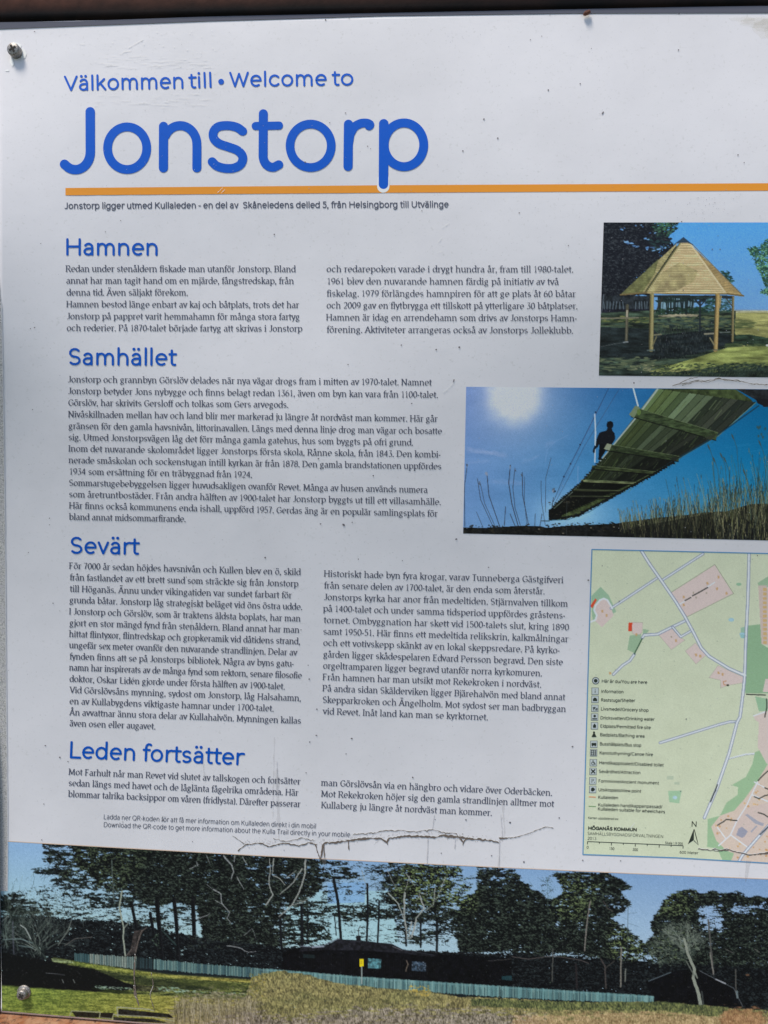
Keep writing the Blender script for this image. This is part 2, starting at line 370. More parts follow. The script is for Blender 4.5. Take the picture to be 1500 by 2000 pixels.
class Canvas:
    def __init__(s, x0, y0, x1, y1, res, seed=1):
        s.x0, s.y0, s.res = x0, y0, res
        s.w, s.h = int((x1 - x0) * res) + 2, int((y1 - y0) * res) + 2
        s.a = np.zeros((s.h, s.w, 3)); s.rs = random.Random(seed); s.seed = seed
        s.X = x0 + np.arange(s.w)[None] / res + np.zeros((s.h, 1)); s.Y = y0 + np.arange(s.h)[:, None] / res + np.zeros((1, s.w))
        s.T = lambda x, y: (x, y)
    def box(s, xa, ya, xb, yb):
        i0 = max(0, int((ya - s.y0) * s.res) - 1); i1 = min(s.h, int((yb - s.y0) * s.res) + 2)
        j0 = max(0, int((xa - s.x0) * s.res) - 1); j1 = min(s.w, int((xb - s.x0) * s.res) + 2)
        return i0, i1, j0, j1
    def blend(s, sl, m, col):
        a = s.a[sl]; c = np.asarray(col, float)
        a += (c - a) * m[..., None]
    def mask(s, pts):
        pts = [s.T(*p) for p in pts]
        xs = [p[0] for p in pts]; ys = [p[1] for p in pts]
        i0, i1, j0, j1 = s.box(min(xs), min(ys), max(xs), max(ys))
        X, Y = s.X[i0:i1, j0:j1], s.Y[i0:i1, j0:j1]
        m = np.zeros(X.shape, bool)
        for (xa, ya), (xb, yb) in zip(pts, pts[1:] + pts[:1]):
            if ya == yb: continue
            m ^= ((ya > Y) != (yb > Y)) & (X < (xb - xa) * (Y - ya) / (yb - ya) + xa)
        return (slice(i0, i1), slice(j0, j1)), m.astype(float)
    def poly(s, pts, col, al=1.0, noise=0, cell=6, cy=None):
        sl, m = s.mask(pts)
        if m.size == 0: return
        if noise:
            n = vnoise(m.shape[0], m.shape[1], cell * s.res, s.rs.randrange(9999), 3, (cy or cell) * s.res)
            c = np.asarray(col, float) * (1 + noise * 2 * (n[..., None] - .5) * 2)
            a = s.a[sl]; a += (c - a) * (m * al)[..., None]
        else: s.blend(sl, m * al, col)
    def dab(s, x, y, rx, ry, col, al=1.0, ang=0, raw=False):
        if not raw: x, y = s.T(x, y)
        r = max(rx, ry) + .8; i0, i1, j0, j1 = s.box(x - r, y - r, x + r, y + r)
        if i1 <= i0 or j1 <= j0: return
        dx = s.X[i0:i1, j0:j1] - x; dy = s.Y[i0:i1, j0:j1] - y
        c, n = math.cos(ang), math.sin(ang)
        u = (dx * c + dy * n) / rx; v = (-dx * n + dy * c) / ry
        d = np.sqrt(u * u + v * v)
        m = np.clip((1.0 - d) * min(rx, ry) * s.res * .8 + .5, 0, 1) * al
        s.blend((slice(i0, i1), slice(j0, j1)), m, col)
    def line(s, pts, w, col, al=1.0, raw=False, w2=None, jit=0):
        pts = [p if raw else s.T(*p) for p in pts]
        if jit:
            q = []
            for (xa, ya), (xb, yb) in zip(pts[:-1], pts[1:]):
                n = max(1, int(math.hypot(xb - xa, yb - ya) / 6))
                q += [(xa + (xb - xa) * i / n + s.rs.uniform(-jit, jit), ya + (yb - ya) * i / n + s.rs.uniform(-jit, jit)) for i in range(n)]
            pts = q + [pts[-1]]
        n = len(pts) - 1
        for i, ((xa, ya), (xb, yb)) in enumerate(zip(pts[:-1], pts[1:])):
            hw = (w + ((w2 - w) * i / max(1, n) if w2 is not None else 0)) / 2
            i0, i1, j0, j1 = s.box(min(xa, xb) - hw - 1, min(ya, yb) - hw - 1, max(xa, xb) + hw + 1, max(ya, yb) + hw + 1)
            if i1 <= i0 or j1 <= j0: continue
            X = s.X[i0:i1, j0:j1]; Y = s.Y[i0:i1, j0:j1]
            dx, dy = xb - xa, yb - ya; L2 = dx * dx + dy * dy + 1e-9
            t = np.clip(((X - xa) * dx + (Y - ya) * dy) / L2, 0, 1)
            d = np.hypot(X - xa - t * dx, Y - ya - t * dy)
            m = np.clip((hw - d) * s.res + .5, 0, 1) * al
            s.blend((slice(i0, i1), slice(j0, j1)), m, col)
    def inside(s, pts):
        P_ = [s.T(*p) for p in pts]; xs = [p[0] for p in P_]; ys = [p[1] for p in P_]
        bx = (min(xs), min(ys), max(xs), max(ys))
        def test(x, y):
            c = False
            for (xa, ya), (xb, yb) in zip(P_, P_[1:] + P_[:1]):
                if (ya > y) != (yb > y) and x < (xb - xa) * (y - ya) / (yb - ya) + xa: c = not c
            return c
        return bx, test
    def scatter(s, pts, n, rx, ry, cols, al=(.6, 1), ang=(-.3, .3), clump=0):
        bx, test = s.inside(pts); k = 0; tries = 0; R = s.rs
        cen = [(R.uniform(bx[0], bx[2]), R.uniform(bx[1], bx[3])) for _ in range(clump)] if clump else None
        while k < n and tries < n * 8:
            tries += 1
            if cen and R.random() < .7:
                c = R.choice(cen); x, y = R.gauss(c[0], (bx[2] - bx[0]) / clump ** .5 * .22 + 3), R.gauss(c[1], 3.5)
            else: x, y = R.uniform(bx[0], bx[2]), R.uniform(bx[1], bx[3])
            if not test(x, y): continue
            s.dab(x, y, R.uniform(*rx), R.uniform(*ry), R.choice(cols), R.uniform(*al), R.uniform(*ang), raw=True); k += 1
    def blades(s, pts, n, ln, w, cols, al=(.4, .9), lean=(-.35, .35)):
        bx, test = s.inside(pts); R = s.rs; k = 0; t = 0
        while k < n and t < n * 8:
            t += 1; x, y = R.uniform(bx[0], bx[2]), R.uniform(bx[1], bx[3])
            if not test(x, y): continue
            L = R.uniform(*ln); a = R.uniform(*lean)
            s.line([(x, y), (x + a * L, y - L)], R.uniform(*w), R.choice(cols), R.uniform(*al), raw=True); k += 1
    def branch(s, x, y, ang, L, w, col, depth, al=.9, spread=.55, jit=.25):
        if depth == 0 or L < 2: return
        R = s.rs; pts = [(x, y)]; a = ang
        for _ in range(3):
            a += R.uniform(-jit, jit); x += math.cos(a) * L / 3; y -= math.sin(a) * L / 3; pts.append((x, y))
        s.line(pts, w, col, al, raw=True, w2=w * .7)
        for _ in range(R.choice((2, 2, 3))):
            s.branch(x, y, a + R.uniform(-spread, spread), L * R.uniform(.6, .85), w * .68, col, depth - 1, al * .95, spread, jit)
    def foliage(s, dens, base, tip, seed, soft=.05, cell=(11, 4.4), green=None, gmask=None, clear=None):
        """needle and leaf masses: a density field broken up by stretched noise, so edges fray and the backdrop shows through"""
        k = s.res
        n = .42 * vnoise(s.h, s.w, cell[0] * k, seed, 2, cell[1] * k) + .34 * vnoise(s.h, s.w, cell[0] * .42 * k, seed + 1, 2, cell[1] * .45 * k) + .24 * vnoise(s.h, s.w, 1.7 * k, seed + 2, 1, 1.2 * k)
        n = (n - n.mean()) / n.std() * .2 + .5
        al = np.clip((dens - n) / soft + .5, 0, 1) * np.clip((dens - .06) / .1, 0, 1)
        l = .5 * vnoise(s.h, s.w, 7 * k, seed + 3, 3, 3 * k) + .5 * vnoise(s.h, s.w, 2.4 * k, seed + 4, 1, 1.3 * k)
        l = np.clip((l - .5) * 3.2 + .32, 0, 1)[..., None] ** 1.6
        col = np.array(base, float) * (1 - l) + np.array(tip, float) * l
        if green is not None: g = np.clip(gmask, 0, 1)[..., None] * l; col = col * (1 - g) + np.array(green, float) * g
        s.a += (col - s.a) * al[..., None]
        return al
    def grain(s, amt, seed=5, gy=1.0):
        n = np.random.default_rng(seed).normal(0, 1, s.a.shape[:2])
        n = (n + np.roll(n, 1, 0) + np.roll(n, 1, 1)) / 1.7
        s.a += n[..., None] * amt * (.25 + s.a.mean(-1, keepdims=True) / 255)
    def mesh(s, name, corners, step, off, mat, label, soft=.6):
        """corners: px of top-left, top-right, bottom-right, bottom-left (edges may also be polylines: lists of px along top and bottom)"""
        top, bot = corners
        a = s.a.copy()
        k = max(1, int(round(s.res * step * soft)))
        if k > 1:
            c = np.cumsum(np.pad(a, ((k, 0), (0, 0), (0, 0)), mode='edge'), 0); a = (c[k:] - c[:-k]) / k
            c = np.cumsum(np.pad(a, ((0, 0), (k, 0), (0, 0)), mode='edge'), 1); a = (c[:, k:] - c[:, :-k]) / k
        xt = [p[0] for p in top]; xb = [p[0] for p in bot]
        nu = int((xt[-1] - xt[0]) / step) + 2; nv = int((bot[0][1] - top[0][1]) / step) + 2
        u = np.linspace(0, 1, nu); v = np.linspace(0, 1, nv)[:, None]
        TX = xt[0] + (xt[-1] - xt[0]) * u; TY = np.interp(TX, xt, [p[1] for p in top])
        BX = xb[0] + (xb[-1] - xb[0]) * u; BY = np.interp(BX, xb, [p[1] for p in bot])
        X = TX * (1 - v) + BX * v; Y = TY * (1 - v) + BY * v
        fx = np.clip((X - s.x0) * s.res + k / 2 * .5, 0, s.w - 1.01); fy = np.clip((Y - s.y0) * s.res + k / 2 * .5, 0, s.h - 1.01)
        ix, iy = fx.astype(int), fy.astype(int); tx, ty = (fx - ix)[..., None], (fy - iy)[..., None]
        c = (a[iy, ix] * (1 - tx) + a[iy, ix + 1] * tx) * (1 - ty) + (a[iy + 1, ix] * (1 - tx) + a[iy + 1, ix + 1] * tx) * ty
        c = np.clip(c, 0, 255)
        c = np.minimum(lin(c) * PRINT_GAIN, .85)
        me = grid_mesh(name, P(X.ravel(), Y.ravel(), off), nu, nv, c.reshape(-1, 3))
        return link(name, me, mat, board, label)

def field(c, polys, blur):
    """a soft density field from overlapping polygons (later ones replace earlier ones), blurred by so many pixels"""
    T0 = c.T; c.T = lambda x, y: (x, y); d = np.zeros((c.h, c.w))
    for v, p in polys:
        sl, m = c.mask(p); a = d[sl]; a += (v - a) * m
    c.T = T0; k = max(1, int(blur * c.res))
    for _ in range(2):
        q = np.cumsum(np.pad(d, ((k + 1, k), (0, 0)), mode='edge'), 0); d = (q[2 * k + 1:] - q[:-2 * k - 1]) / (2 * k + 1)
        q = np.cumsum(np.pad(d, ((0, 0), (k + 1, k)), mode='edge'), 1); d = (q[:, 2 * k + 1:] - q[:, :-2 * k - 1]) / (2 * k + 1)
    return d
def shift(ox, oy, k): return lambda x, y: (ox + x * k, oy + y * k)

# ---- photo of the shelter
def paint_shelter():
    c = Canvas(1160, 425, 1640, 750, 2.0, 3); R = c.rs
    t = np.clip((c.Y - 435) / 175, 0, 1)[..., None]
    c.a[:] = np.array([78, 148, 214]) * (1 - t) + np.array([112, 158, 208]) * t
    c.T = shift(1140, 400, .24)
    # sea and far field
    c.poly([(1150, 850), (1150, 862), (3000, 862), (3000, 850)], (120, 150, 185), .8)
    c.poly([(0, 868), (3000, 862), (3000, 1500), (0, 1500)], (152, 148, 92), 1, .22, 30, 5)
    c.poly([(1100, 860), (3000, 860), (3000, 880), (1100, 880)], (176, 172, 142), .7, .2, 20, 3)
    # field in tree shade
    c.poly([(0, 850), (1240, 862), (1230, 1000), (1240, 1150), (900, 1250), (700, 1300), (0, 1300)], (50, 62, 50), 1, .5, 26, 5)
    c.poly([(0, 990), (560, 1010), (620, 1060), (1000, 1020), (1200, 1060), (1210, 1130), (900, 1220), (600, 1260), (0, 1250)], (30, 36, 38), .9, .4, 20, 5)
    c.poly([(600, 905), (760, 888), (940, 893), (920, 912), (700, 918)], (172, 158, 130), .85, .2, 10, 3)
    c.scatter([(140, 905), (560, 915), (560, 960), (140, 960)], 60, (2, 9), (.7, 1.6), [(96, 104, 62), (120, 122, 72), (70, 82, 52)], ang=(-.1, .1))
    c.scatter([(600, 920), (1200, 900), (1200, 1020), (600, 1000)], 240, (2, 10), (.6, 1.6), [(84, 98, 72), (60, 76, 70), (36, 46, 44), (105, 112, 76)], ang=(-.1, .1))
    c.poly([(1210, 1060), (1350, 1055), (1500, 1085), (3000, 1110), (3000, 1160), (1500, 1150), (1350, 1140), (1215, 1150)], (40, 56, 44), .95, .4, 12, 4)
    c.scatter([(1200, 920), (1400, 960), (1400, 1000), (1200, 1010)], 30, (4, 14), (.7, 1.6), [(98, 104, 66), (72, 84, 52)], ang=(-.1, .1))
    c.scatter([(1180, 1130), (1500, 1140), (1500, 1165), (1150, 1170)], 60, (3, 8), (.8, 2), [(80, 92, 60), (56, 70, 46)], ang=(-.1, .1))
    # bright lawn and near shade
    c.poly([(900, 1250), (1180, 1160), (1500, 1150), (3000, 1150), (3000, 1300), (1000, 1330), (560, 1350), (640, 1300)], (142, 148, 84), 1, .25, 30, 6)
    c.poly([(100, 1240), (560, 1260), (900, 1250), (700, 1310), (520, 1360), (760, 1360), (760, 1410), (100, 1410)], (60, 72, 58), 1, .4, 30, 6)
    c.poly([(700, 1370), (1000, 1330), (1180, 1290), (1500, 1310), (3000, 1330), (3000, 1450), (100, 1450), (100, 1340), (300, 1320), (500, 1370)], (40, 50, 44), 1, .5, 22, 6)
    c.scatter([(380, 1300), (560, 1300), (530, 1345), (380, 1345)], 26, (3, 9), (1, 2.4), [(160, 156, 118), (140, 138, 104)], ang=(-.1, .1))
    c.scatter([(130, 1240), (560, 1240), (700, 1340), (130, 1350)], 120, (3, 10), (.6, 1.8), [(100, 108, 80), (30, 38, 38), (76, 86, 66)], ang=(-.1, .1))
    c.scatter([(560, 1300), (1500, 1280), (1500, 1330), (560, 1400)], 260, (2, 7), (.6, 1.6), [(92, 102, 64), (34, 44, 40), (58, 72, 50), (120, 126, 74)], ang=(-.5, .1))
    c.blades([(600, 1000), (1040, 1000), (1030, 1200), (850, 1260), (560, 1260)], 700, (2, 6), (.5, 1.1), [(52, 56, 62), (20, 24, 30), (76, 80, 78), (12, 14, 20)], lean=(-.2, .2))
    c.blades([(760, 1360), (1500, 1320), (1500, 1400), (500, 1405)], 500, (2, 7), (.5, 1.2), [(70, 82, 60), (20, 28, 28), (46, 60, 44)], lean=(.0, .9))
    # tree mass at left
    c.poly([(160, 145), (560, 140), (700, 250), (560, 470), (420, 560), (300, 720), (400, 740), (560, 745), (560, 860), (130, 880)], (24, 24, 32), 1, .4, 12)
    tree = [(160, 140), (740, 140), (760, 200), (700, 240), (715, 320), (560, 470), (420, 560), (300, 720), (150, 730)]
    q = lambda L: [c.T(*p) for p in L]
    c.foliage(field(c, [(.93, q([(150, 120), (560, 120), (640, 260), (700, 300), (760, 340), (560, 730), (150, 760)])), (.72, q([(520, 120), (775, 120), (760, 200), (700, 250), (715, 330), (640, 400), (540, 380), (520, 250)])), (.5, q([(310, 285), (460, 300), (700, 330), (600, 390), (430, 350), (320, 325)]))], 2.0), (14, 15, 22), (52, 56, 60), 40, .06, (6, 4), (70, 108, 80), field(c, [(1, q([(520, 120), (800, 120), (780, 260), (600, 260)]))], 4))
    c.scatter([(560, 140), (770, 140), (740, 250), (640, 260), (580, 200)], 60, (2, 4.5), (1, 2), [(48, 84, 62), (64, 104, 76), (30, 50, 44), (22, 32, 34)], ang=(-.8, .4))
    c.scatter([(520, 250), (720, 260), (690, 350), (560, 380)], 60, (2, 5), (1, 1.8), [(36, 58, 56), (24, 34, 38)])
    for x, y, w, h in ((380, 310, 8, 3), (430, 335, 7, 2), (318, 198, 3, 2), (452, 172, 3, 1.6), (545, 355, 9, 2.5), (520, 275, 5, 2), (590, 365, 6, 3), (640, 345, 5, 2), (560, 235, 4, 1.5), (350, 300, 4, 1.6)):
        for _ in range(4): c.dab(x + R.uniform(-30, 30), y + R.uniform(-10, 10), w * R.uniform(.2, .7), h * R.uniform(.3, .8), R.choice([(92, 140, 190), (120, 165, 205), (70, 104, 150)]), .9, R.uniform(-.4, .4))
    for i in range(60):
        x = R.uniform(150, 560); y = R.uniform(430, 700); c.line([(x, y), (x + 26, y - 60)], .6, (52, 54, 60), .35)
    # trunks far behind
    c.poly([(150, 740), (560, 745), (560, 850), (150, 850)], (34, 38, 42), 1, .4, 6)
    c.poly([(600, 760), (900, 760), (900, 880), (600, 888)], (118, 148, 160), 1, .2, 8)
    for x in list(range(165, 330, 26)) + list(range(430, 560, 22)): c.line([(x + R.uniform(-5, 5), 790), (x + R.uniform(-8, 8), 848)], 1.6, (112, 128, 138), .7)
    for x in range(610, 905, 20): c.line([(x + R.uniform(-8, 8), 750), (x + R.uniform(-14, 14), 885)], R.uniform(1.5, 4.2), (28, 38, 40), .95)
    c.scatter([(600, 745), (1100, 745), (1100, 800), (600, 790)], 130, (2, 6), (1, 2.4), [(28, 40, 38), (36, 54, 48), (20, 28, 30)])
    c.scatter([(600, 845), (1110, 830), (1110, 880), (600, 890)], 160, (2, 6), (1, 2.4), [(30, 52, 38), (44, 66, 48), (24, 34, 30)])
    c.scatter([(980, 770), (1200, 765), (1200, 870), (980, 870)], 110, (2, 5), (1, 2), [(40, 74, 66), (60, 96, 90), (104, 140, 160), (30, 50, 48)])
    # small tree right of roof and green branch at right
    c.scatter([(1120, 540), (1175, 535), (1220, 625), (1200, 640), (1140, 590)], 60, (1.6, 3.6), (1, 2), [(36, 70, 58), (54, 92, 74), (26, 46, 44)])
    c.foliage(field(c, [(.74, q([(1325, 350), (1430, 340), (1450, 310), (1480, 290), (1560, 230), (1700, 160), (2100, 100), (2100, 760), (1600, 760), (1430, 725), (1430, 690), (1475, 690), (1450, 600), (1385, 470), (1345, 400)]))], 2.2), (34, 66, 56), (112, 166, 122), 60, .07, (6, 3.4))
    # roof
    c.poly([(300, 730), (770, 305), (490, 720)], (166, 154, 108), 1, .12, 8)
    c.poly([(300, 730), (610, 440), (580, 560), (470, 725)], (104, 106, 66), .9, .2, 8)
    c.poly([(500, 722), (785, 312), (860, 312), (1160, 722)], (208, 184, 140), 1, .08, 20, 5)
    c.poly([(860, 312), (1300, 740), (1160, 722)], (166, 142, 96), 1, .12, 8)
    c.poly([(505, 722), (620, 560), (780, 470), (930, 540), (900, 620), (760, 700), (600, 722)], (132, 132, 88), .6, .4, 14)
    for i in range(30):
        f = i / 30; y = 318 + f * 400; xa = 785 - f * 285; xb = 860 + f * 295
        c.line([(xa, y), (xb, y + R.uniform(-1.5, 1.5))], 1.0, (116, 96, 62), .85)
        c.line([(xa, y + 6), (xb, y + 6)], .9, (222, 200, 150), .45)
        xl = 770 - f * 460
        c.line([(xl, y + 6), (xa, y)], .8, (88, 84, 50), .7)
        c.line([(xb, y), (870 + f * 425, y + 8)], .8, (100, 82, 52), .75)
    c.line([(785, 312), (500, 720)], 2.6, (98, 96, 60), .95); c.line([(798, 312), (520, 720)], 1.6, (172, 160, 118), .9)
    c.line([(862, 312), (1150, 712)], 3.4, (196, 180, 142), 1); c.line([(880, 318), (1290, 735)], 1.6, (112, 104, 80), .9)
    c.line([(300, 733), (500, 716), (700, 722), (1160, 724), (1300, 742)], 3.2, (112, 96, 62), 1)
    c.line([(520, 718), (1160, 718)], 1.4, (206, 184, 134), .9)
    c.poly([(500, 735), (1230, 740), (1200, 768), (1000, 752), (540, 752)], (30, 32, 30), .9)
    c.poly([(745, 318), (812, 262), (885, 325), (850, 312), (780, 312)], (44, 58, 70), 1); c.line([(740, 322), (812, 268), (888, 328)], 1.6, (40, 62, 84), 1)
    # posts, braces, seats, rails
    def post(x0, y0, x1, y1, w, col, hi):
        c.line([(x0, y0), (x1, y1)], w, col, 1); c.line([(x0 + w * .8, y0), (x1 + w * .8, y1)], w * .35, hi, .9); c.line([(x0 - w * 1.6, y0), (x1 - w * 1.6, y1)], w * .25, (60, 56, 40), .8)
    c.line([(948, 770), (945, 1030)], 3.4, (34, 40, 46), 1); c.line([(900, 765), (950, 825), (1000, 765)], 2.6, (36, 42, 46), 1)
    post(1216, 752, 1210, 1108, 5.2, (112, 100, 66), (142, 128, 92)); c.line([(1165, 770), (1212, 830)], 2.4, (70, 70, 56), 1)
    post(555, 735, 548, 1180, 8.6, (134, 124, 82), (164, 150, 104)); post(1090, 738, 1072, 1180, 8.8, (156, 130, 80), (186, 158, 104))
    c.line([(575, 1060), (630, 1055)], 3, (120, 116, 92), 1); c.line([(592, 1075), (560, 1150)], 2.6, (110, 104, 76), 1)
    c.line([(985, 1052), (1055, 1048)], 3.2, (138, 132, 112), 1); c.line([(1028, 1085), (1062, 1140)], 2.8, (130, 122, 92), 1); c.line([(1110, 1040), (1190, 1036)], 2, (120, 126, 120), .8)
    c.line([(1118, 745), (1105, 840)], 2.6, (150, 130, 88), 1); c.line([(640, 760), (598, 850)], 3, (50, 48, 40), .9)
    c.line([(356, 820), (348, 1110)], 5.6, (82, 78, 62), 1); c.line([(350, 880), (346, 1100)], 1.2, (130, 122, 104), .8); c.line([(354, 865), (352, 910)], 4, (160, 150, 130), 1)
    c.line([(140, 926), (445, 920)], 3, (118, 112, 92), .95); c.line([(140, 985), (400, 985)], 1.4, (80, 86, 60), .8)
    c.line([(325, 1120), (360, 1116)], 2.4, (150, 156, 160), .8); c.line([(520, 1186), (575, 1184)], 3, (92, 106, 104), .8); c.line([(1048, 1182), (1085, 1182)], 2, (92, 98, 92), .8)
    c.line([(165, 730), (145, 880)], 1.4, (104, 112, 122), .8)
    c.line([(145, 1155), (250, 1133), (330, 1122)], 1, (130, 134, 134), .5); c.dab(1495, 1145, 3, 2, (210, 206, 196))
    c.grain(9, 8)
    return c
# ---- photo of the hanging bridge
def paint_bridge():
    c = Canvas(895, 745, 1640, 1075, 2.0, 4); R = c.rs
    c.T = shift(890, 740, 1 / 2.459)
    u = np.clip((c.X - 905) / 595, 0, 1.1)[..., None]; v = np.clip((c.Y - 756) / 285, 0, 1)[..., None]
    top = np.array([84, 116, 178]) * (1 - u) + np.array([0, 92, 138]) * u
    mid = np.array([98, 136, 188]) * (1 - u) + np.array([6, 112, 158]) * u
    bot = np.array([116, 152, 196]) * (1 - u) + np.array([60, 140, 176]) * u
    c.a[:] = np.where(v < .5, top * (1 - v * 2) + mid * v * 2, mid * (2 - v * 2) + bot * (v * 2 - 1))
    d = np.hypot(c.X - (890 + 560 / 2.459), (c.Y - (740 + 640 / 2.459)) * 1.7); c.a += (np.exp(-(d / 62) ** 2) * 62)[..., None] * np.array([1, .8, .55])
    n = vnoise(c.h, c.w, 120, 3, 4, 40)[..., None]; c.a += (n - .5) * 22 * (1 - u)
    sx, sy = c.T(285, 80)
    d = np.hypot(c.X - sx, c.Y - sy)
    edge = d + (vnoise(c.h, c.w, 30, 8, 2) - .5) * 10
    g = np.exp(-(np.maximum(edge - 34, 0) / 24) ** 2 * 1.0)
    h = np.exp(-(d / 125) ** 2) * .5
    c.a += (np.array([206, 207, 220]) - c.a) * np.clip(g * .97 + h * (1 - g), 0, 1)[..., None]
    for (xa, ya, xb, yb, w, al) in ((50, 335, 240, 365, 9, .22), (60, 350, 200, 352, 5, .2), (320, 400, 400, 365, 4, .2), (430, 320, 470, 300, 8, .12), (170, 490, 320, 500, 9, .12), (50, 400, 160, 392, 6, .14)):
        for k_ in range(3): c.line([(xa, ya + k_ * 3), (xb, yb + k_ * 3)], w * (1 - k_ * .2), (150, 168, 204), al * .45, jit=2)
    c.line([(430, 400), (440, 340), (480, 300), (540, 270)], 1, (150, 172, 208), .4)
    for x, y in ((780, 0), (860, 60), (1300, 330), (1400, 350), (1340, 320), (1450, 300)):
        c.line([(x, y), (x + 120, y - 12)], 1.2, (60, 140, 180), .25)
    # ground
    gl = [(36, 714), (120, 716), (200, 712), (300, 706), (400, 706), (440, 716), (520, 706), (620, 702), (760, 696), (860, 682), (960, 668), (1100, 655), (1200, 640), (1300, 636), (1420, 600), (1530, 600), (1800, 600)]
    c.poly(gl + [(1800, 850), (36, 850)], (20, 20, 20), 1, .5, 5)
    c.scatter([(36, 705), (1000, 680), (1000, 740), (36, 740)], 300, (1, 3), (.6, 1.6), [(14, 14, 14), (34, 32, 26), (46, 42, 32)])
    for x, y in ((516, 742), (760, 712), (400, 722), (650, 716), (880, 700), (840, 720)): c.dab(x, y, 2, 1.1, (150, 140, 120), .7)
    # cables
    for pts, w, col in (([(735, 45), (600, 315), (520, 470), (470, 590)], 1.0, (44, 58, 88)), ([(785, 50), (620, 320), (540, 480), (475, 600)], .9, (60, 78, 112)), ([(700, 120), (560, 400), (490, 560)], .6, (84, 104, 150))):
        c.line(pts, w, col, .9)
    for x, y in ((598, 316), (552, 408), (520, 470), (478, 540), (672, 160)): c.dab(x, y, 1.7, 1.7, (34, 44, 66))
    c.line([(668, 170), (672, 260), (668, 400)], 2.6, (196, 206, 226), .9); c.line([(660, 172), (640, 260)], .7, (100, 120, 160), .6)
    c.line([(853, 45), (876, 130)], 3, (200, 214, 226), .95); c.line([(588, 420), (586, 500)], .8, (150, 170, 205), .6)
    # person walking on the bridge
    pc = (16, 18, 26)
    c.dab(741, 222, 6.6, 7.4, pc); c.poly([(727, 218), (728, 206), (745, 203), (757, 210), (756, 222)], (12, 14, 20))
    c.poly([(732, 232), (750, 232), (752, 248), (764, 262), (766, 290), (752, 312), (738, 330), (715, 330), (690, 320), (682, 300), (684, 270), (696, 256), (724, 248)], pc)
    c.poly([(690, 258), (676, 290), (672, 325), (682, 330), (694, 300), (700, 275)], pc); c.poly([(668, 320), (662, 332), (658, 348), (662, 358), (668, 354), (670, 338), (680, 330)], (20, 24, 34))
    c.poly([(690, 312), (735, 318), (722, 345), (704, 372), (694, 392), (684, 388), (688, 350)], (10, 12, 18))
    # deck underside
    lt, rt = [(965, 48), (850, 205), (740, 340), (640, 455), (560, 555), (470, 625)], [(1430, 118), (1255, 272), (1070, 385), (950, 455), (800, 540), (590, 655), (520, 678)]
    c.poly(lt + [(445, 640), (450, 678)] + rt[::-1] + [(1420, 100), (1345, 50)], (62, 72, 42), 1, .25, 8)
    def lerp(pl, f):
        f *= len(pl) - 1; i = min(int(f), len(pl) - 2); f -= i; return (pl[i][0] + (pl[i + 1][0] - pl[i][0]) * f, pl[i][1] + (pl[i + 1][1] - pl[i][1]) * f)
    # planks run along the deck
    LT = [(965, 48), (448, 632)]; RT = [(1435, 108), (448, 680)]
    cols = [(98, 116, 74), (84, 98, 56), (90, 106, 66), (70, 84, 54), (108, 124, 92), (78, 90, 64), (88, 100, 74), (62, 72, 54), (74, 82, 64), (92, 98, 80), (56, 64, 54), (66, 72, 60)]
    nP = 12
    edge0 = [(965, 48), (858, 185), (740, 340), (600, 500), (448, 632)]; edge1 = [(1438, 112), (1256, 274), (1072, 380), (850, 500), (448, 682)]
    for i in range(nP):
        fa, fb = i / nP, (i + 1) / nP
        pa = [tuple(np.array(a) * (1 - fa) + np.array(b) * fa) for a, b in zip(edge0, edge1)]
        pb = [tuple(np.array(a) * (1 - fb) + np.array(b) * fb) for a, b in zip(edge0, edge1)]
        for j in range(4):
            dk = (1.04, .70, .40, .14)[j] * (1.0 if i < 7 else .66); col = tuple(q * dk for q in cols[i % 12])
            c.poly([pa[j], pb[j], pb[j + 1], pa[j + 1]], col, 1)
        c.line(pb, 2.0, (20, 23, 17), .95, w2=.8); c.line([tuple(np.array(p_) + (3.5, 2)) for p_ in pb[:2]], 1.2, (146, 156, 118), .75); c.line([tuple(np.array(p_) + (3, 2)) for p_ in pb[1:4]], .9, (104, 114, 84), .5)
        for _ in range(16):
            f = R.uniform(0, 1.6) / 1.6; p_ = lerp(pa[:4], f); q_ = lerp(pb[:4], f); mx = tuple((np.array(p_) + np.array(q_)) / 2)
            o_ = R.uniform(-14, 14); c.line([(mx[0] + o_, mx[1] + o_ * .5), (mx[0] + o_ - 34, mx[1] + o_ * .5 + 44)], R.uniform(.6, 1.6), R.choice([(126, 140, 98), (36, 44, 26), (60, 72, 40), (94, 112, 66)]), R.uniform(.2, .55))
    for i in range(26):
        f = (i / 26) ** .8; a = lerp([(560, 545), (448, 632)], f); b = lerp([(800, 535), (452, 682)], f); c.line([a, b], 1.5 - f * .6, (14, 14, 12), .85); 
    c.poly([(1345, 48), (1800, 60), (1800, 135), (1480, 135), (1440, 100)], (34, 36, 38), 1, .3, 8); c.poly([(1440, 95), (1530, 100), (1490, 135), (1450, 118)], (24, 24, 28))
    c.line([(970, 50), (880, 170), (740, 340), (690, 400)], 3.2, (168, 178, 168), .95, w2=1.4); c.line([(690, 400), (560, 545), (470, 625)], 1.4, (120, 132, 118), .8)
    c.line([(1455, 130), (1255, 272), (1060, 385), (950, 455)], 2.4, (24, 52, 66), .9); c.line([(950, 455), (820, 530), (640, 640), (540, 676), (420, 682)], 1.6, (70, 110, 130), .9)
